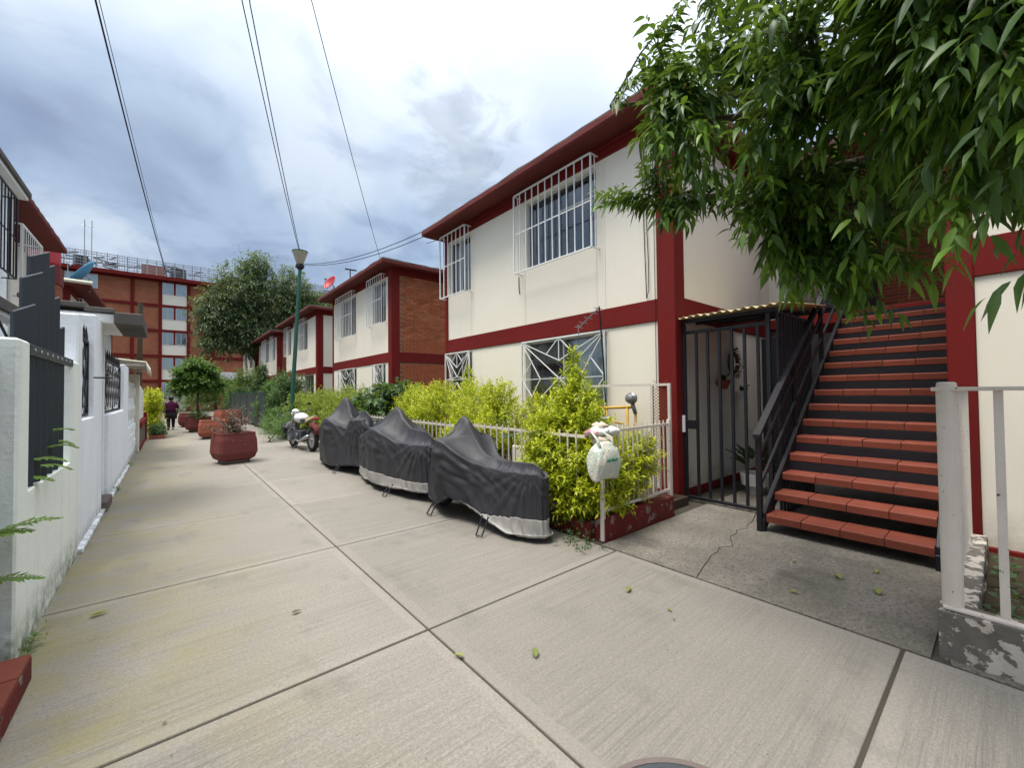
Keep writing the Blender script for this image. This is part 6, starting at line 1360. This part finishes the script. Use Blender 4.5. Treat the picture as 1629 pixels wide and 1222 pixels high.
# ================================================================ PERSON
PE = thing('person', 'person walking away down the lane in a dark purple top, dark skirt and black leggings', 'person', (.10, 23.7, 0), .06)
MAT['skin'] = paint('skin', (.32, .17, .11), (.28, .14, .09), .6, .3, 3, 0, 60, .03)
MAT['purple'] = paint('purple knit', (.075, .012, .045), (.05, .01, .03), .9, .6, 6, .4, 60, .1)
MAT['skirt'] = paint('dark skirt cloth', (.02, .018, .026), (.035, .03, .04), .9, .6, 6, .4, 60, .1)
MAT['hair'] = paint('black hair', (.012, .010, .010), (.02, .016, .014), .5)
J = {}; ed = []; vs = []; rad = []
def jn(n_, p_, r_, par=None):
    J[n_] = len(vs); vs.append(p_); rad.append(r_)
    if par is not None: ed.append((J[par], J[n_]))
jn('pelvis', (0, 0, .78), .135); jn('waist', (0, .0, .93), .115, 'pelvis'); jn('chest', (0, .01, 1.10), .135, 'waist'); jn('neck0', (0, .01, 1.23), .075, 'chest'); jn('neck', (0, .02, 1.285), .045, 'neck0'); jn('head', (0, .035, 1.36), .072, 'neck'); jn('crown', (0, .03, 1.45), .066, 'head')
for s_, n_ in ((-1, 'l'), (1, 'r')):
    st = .10*s_
    jn('hip'+n_, (s_*.085, 0, .72), .10, 'pelvis'); jn('knee'+n_, (s_*.085, .03+st*.5, .42), .060, 'hip'+n_); jn('calf'+n_, (s_*.085, -.02+st*.8, .30), .055, 'knee'+n_); jn('ankle'+n_, (s_*.085, -.03+st, .09), .034, 'calf'+n_); jn('toe'+n_, (s_*.09, .12+st, .03), .030, 'ankle'+n_)
    jn('sh'+n_, (s_*.165, .01, 1.17), .062, 'neck0'); jn('elb'+n_, (s_*.235, -.03, .94), .042, 'sh'+n_); jn('wri'+n_, (s_*.225, .06+.05*s_, .74), .026, 'elb'+n_); jn('palm'+n_, (s_*.22, .085+.05*s_, .68), .026, 'wri'+n_)
    for f_ in range(4): jn('f%d%s' % (f_, n_), (s_*(.215), .060+.016*f_+.05*s_, .61-.01*(f_ in (1, 2))), .008, 'palm'+n_)
    jn('th'+n_, (s_*.19, .115+.05*s_, .66), .009, 'palm'+n_)
me = bpy.data.meshes.new('body'); me.from_pydata(vs, ed, []); bo = bpy.data.objects.new('body', me); COL.objects.link(bo); bo.parent = PE; me.materials.append(MAT['skin'])
sk = bo.modifiers.new('skin', 'SKIN')
for i, r_ in enumerate(rad): me.skin_vertices[0].data[i].radius = (r_, r_*.85); me.skin_vertices[0].data[i].use_root = (i == 0)
sb = bo.modifiers.new('sub', 'SUBSURF'); sb.levels = sb.render_levels = 2
def ell_ring(cx, cy, z, rx, ry, n=20): return [Vector((cx+rx*math.cos(2*math.pi*k/n), cy+ry*math.sin(2*math.pi*k/n), z)) for k in range(n)]
MB().loft([ell_ring(0, 0, .80, .20, .15), ell_ring(0, 0, .92, .165, .13), ell_ring(0, .01, 1.06, .185, .14), ell_ring(0, .01, 1.17, .195, .12), ell_ring(0, .01, 1.235, .12, .09), ell_ring(0, .02, 1.27, .06, .06)]).build('top', MAT['purple'], PE, local=True, smooth=True)
for s_ in (-1, 1): MB().tube([(s_*.14, .01, 1.19), (s_*.20, 0, 1.10), (s_*.238, -.028, .95)], [.075, .068, .058], 12).build('sleeve', MAT['purple'], PE, local=True, smooth=True)
MB().loft([ell_ring(0, 0, .50, .215, .17), ell_ring(0, 0, .66, .21, .165), ell_ring(0, 0, .82, .185, .145), ell_ring(0, 0, .88, .17, .135)]).build('skirt', MAT['skirt'], PE, local=True, smooth=True)
for s_ in (-1, 1):
    st = .10*s_; MB().tube([(s_*.085, .01, .60), (s_*.085, .03+st*.5, .42), (s_*.085, -.02+st*.8, .30), (s_*.085, -.03+st, .10)], [.082, .066, .062, .042], 12).build('legging', MAT['skirt'], PE, local=True, smooth=True)
    MB().loft([[Vector((s_*.088+hw*math.cos(t), y, max(.004, z+hh*math.sin(t)))) for t in [k*math.pi/5 for k in range(10)]] for y, hw, z, hh in ((-.09+st, .028, .05, .045), (-.05+st, .042, .05, .048), (.05+st, .045, .035, .035), (.13+st, .04, .028, .026), (.17+st, .02, .02, .015))]).build('shoe', MAT['white' if s_ > 0 else 'skirt'], PE, local=True, smooth=True)
MB().loft([[Vector((p.x, p.y, p.z)) for p in ell_ring(0, .015, z, rx, ry)] for z, rx, ry in ((1.30, .05, .04), (1.33, .078, .078), (1.39, .094, .098), (1.45, .088, .094), (1.49, .05, .055), (1.503, .01, .01))]).lathe((0, -.075, 1.42), [(.01, -.04), (.045, -.02), (.045, .02), (.01, .045)], 12).build('hair', MAT['hair'], PE, local=True, smooth=True)

# ================================================================ BAG AND RUBBISH ON THE FENCE
def blob_bag(c_, w_, d_, h_, seed, n=30, m_=22):
    rg = np.random.default_rng(seed); ph = rg.uniform(0, 6.28, 8); rings = []
    for i in range(m_+1):
        t = i/m_; z = c_[2]+h_*t; wid = (.92+.14*math.sin(math.pi*min(1, t*1.1)))*(1 if t < .84 else 1-(t-.84)*2.6); rg_ = []
        for k in range(n):
            a_ = 2*math.pi*k/n; q = abs(math.cos(a_))**.42*math.copysign(1, math.cos(a_)); q2 = abs(math.sin(a_))**.55*math.copysign(1, math.sin(a_))
            wr = 1+.05*math.sin(5*a_+ph[0]+4*t)+.035*math.sin(9*a_+ph[1]-9*t)+.03*math.sin(14*a_+ph[2]+6*t*math.sin(a_))
            rg_.append(Vector((c_[0]+q*w_/2*wid*wr, c_[1]+q2*d_/2*wid*wr*(.75+.5*math.sin(math.pi*t)), z+.015*math.sin(3*a_+ph[3])*(1 if t < .1 or t > .9 else .4))))
        rings.append(rg_)
    return rings
m = NT('thin plastic bag'); c_ = m.mix(m.ramp(m.noise(9, 4, .6), ((.42, 0.0), (.56, .75))), (.74, .70, .60), (.52, .66, .56)); m.put(m.b.inputs['Base Color'], c_); m.b.inputs['Roughness'].default_value = .3; m.b.inputs['Alpha'].default_value = .93
w1 = m.noise(22, 5, .6, None, 1.4); m.l(m.bump(w1, .9, .02), m.b.inputs['Normal']); MAT['plastic'] = m.m
MAT['greenink'] = paint('green print', (.04, .28, .16), None, .5); MAT['card'] = paint('crumpled paper', (.50, .42, .30), (.62, .58, .52), .9, .8, 9, .8, 50); MAT['pink'] = paint('pink wrapper', (.45, .10, .16), (.7, .6, .6), .5, .8, 14)
BG_ = thing('plastic_bag', 'full translucent plastic shopping bag with green print hanging on the white fence', 'bag', (3.28, 2.50, .66))
MB().loft(blob_bag((3.24, 2.50, .66), .345, .14, .34, 4)).build('bag_body', MAT['plastic'], BG_, smooth=True)
MB().loft(blob_bag((3.22, 2.50, .71), .22, .11, .22, 9)).build('bag_contents', MAT['white'], BG_, smooth=True)
for s_ in (-1, 1): MB().tube([(3.24+s_*.10, 2.46, .95), (3.24+s_*.11, 2.50, 1.05), (3.24+s_*.07, 2.60, 1.11), (3.24+s_*.04, 2.64, 1.05)], [.018, .012, .01, .012], 6).build('bag_handle', MAT['plastic'], BG_, smooth=True)
tx = MB(); x0 = 3.155
for ch in (3, 5, 2, 5, 4, 2, 5):      # worn, unreadable green letters
    for q in range(ch):
        tx.box(x0+(q % 3)*.006, x0+(q % 3)*.006+.005, 2.398, 2.402, .835+(q//3)*.012, .855+(q % 2)*.010)
    x0 += .024
tx.build('print', MAT['greenink'], BG_)
RB = thing('rubbish', 'crumpled white, brown and pink rubbish piled on top of the fence above the bag', 'rubbish', (3.4, 2.66, 1.08))
for i, (cx_, cy2, cz, w_, h_, mt) in enumerate(((3.33, 2.64, 1.06, .22, .08, 'white'), (3.55, 2.66, 1.04, .20, .09, 'white'), (3.22, 2.64, 1.07, .07, .05, 'pink'), (3.40, 2.67, 1.12, .14, .06, 'card'), (3.34, 2.60, .98, .22, .08, 'card'))):
    MB().loft(blob_bag((cx_, cy2, cz), w_, .11, h_, 20+i, 20, 8)).build('wrapper', MAT[mt], RB, smooth=True)
tag(MB().lathe((3.75, 3.0, .24), [(.02, 0), (.12, .01), (.15, .06), (.13, .09), (.02, .10)], 18).build('basin', MAT['frame'], None, smooth=True), 'grey upturned basin lying in the plant bed behind the fence corner', 'basin')
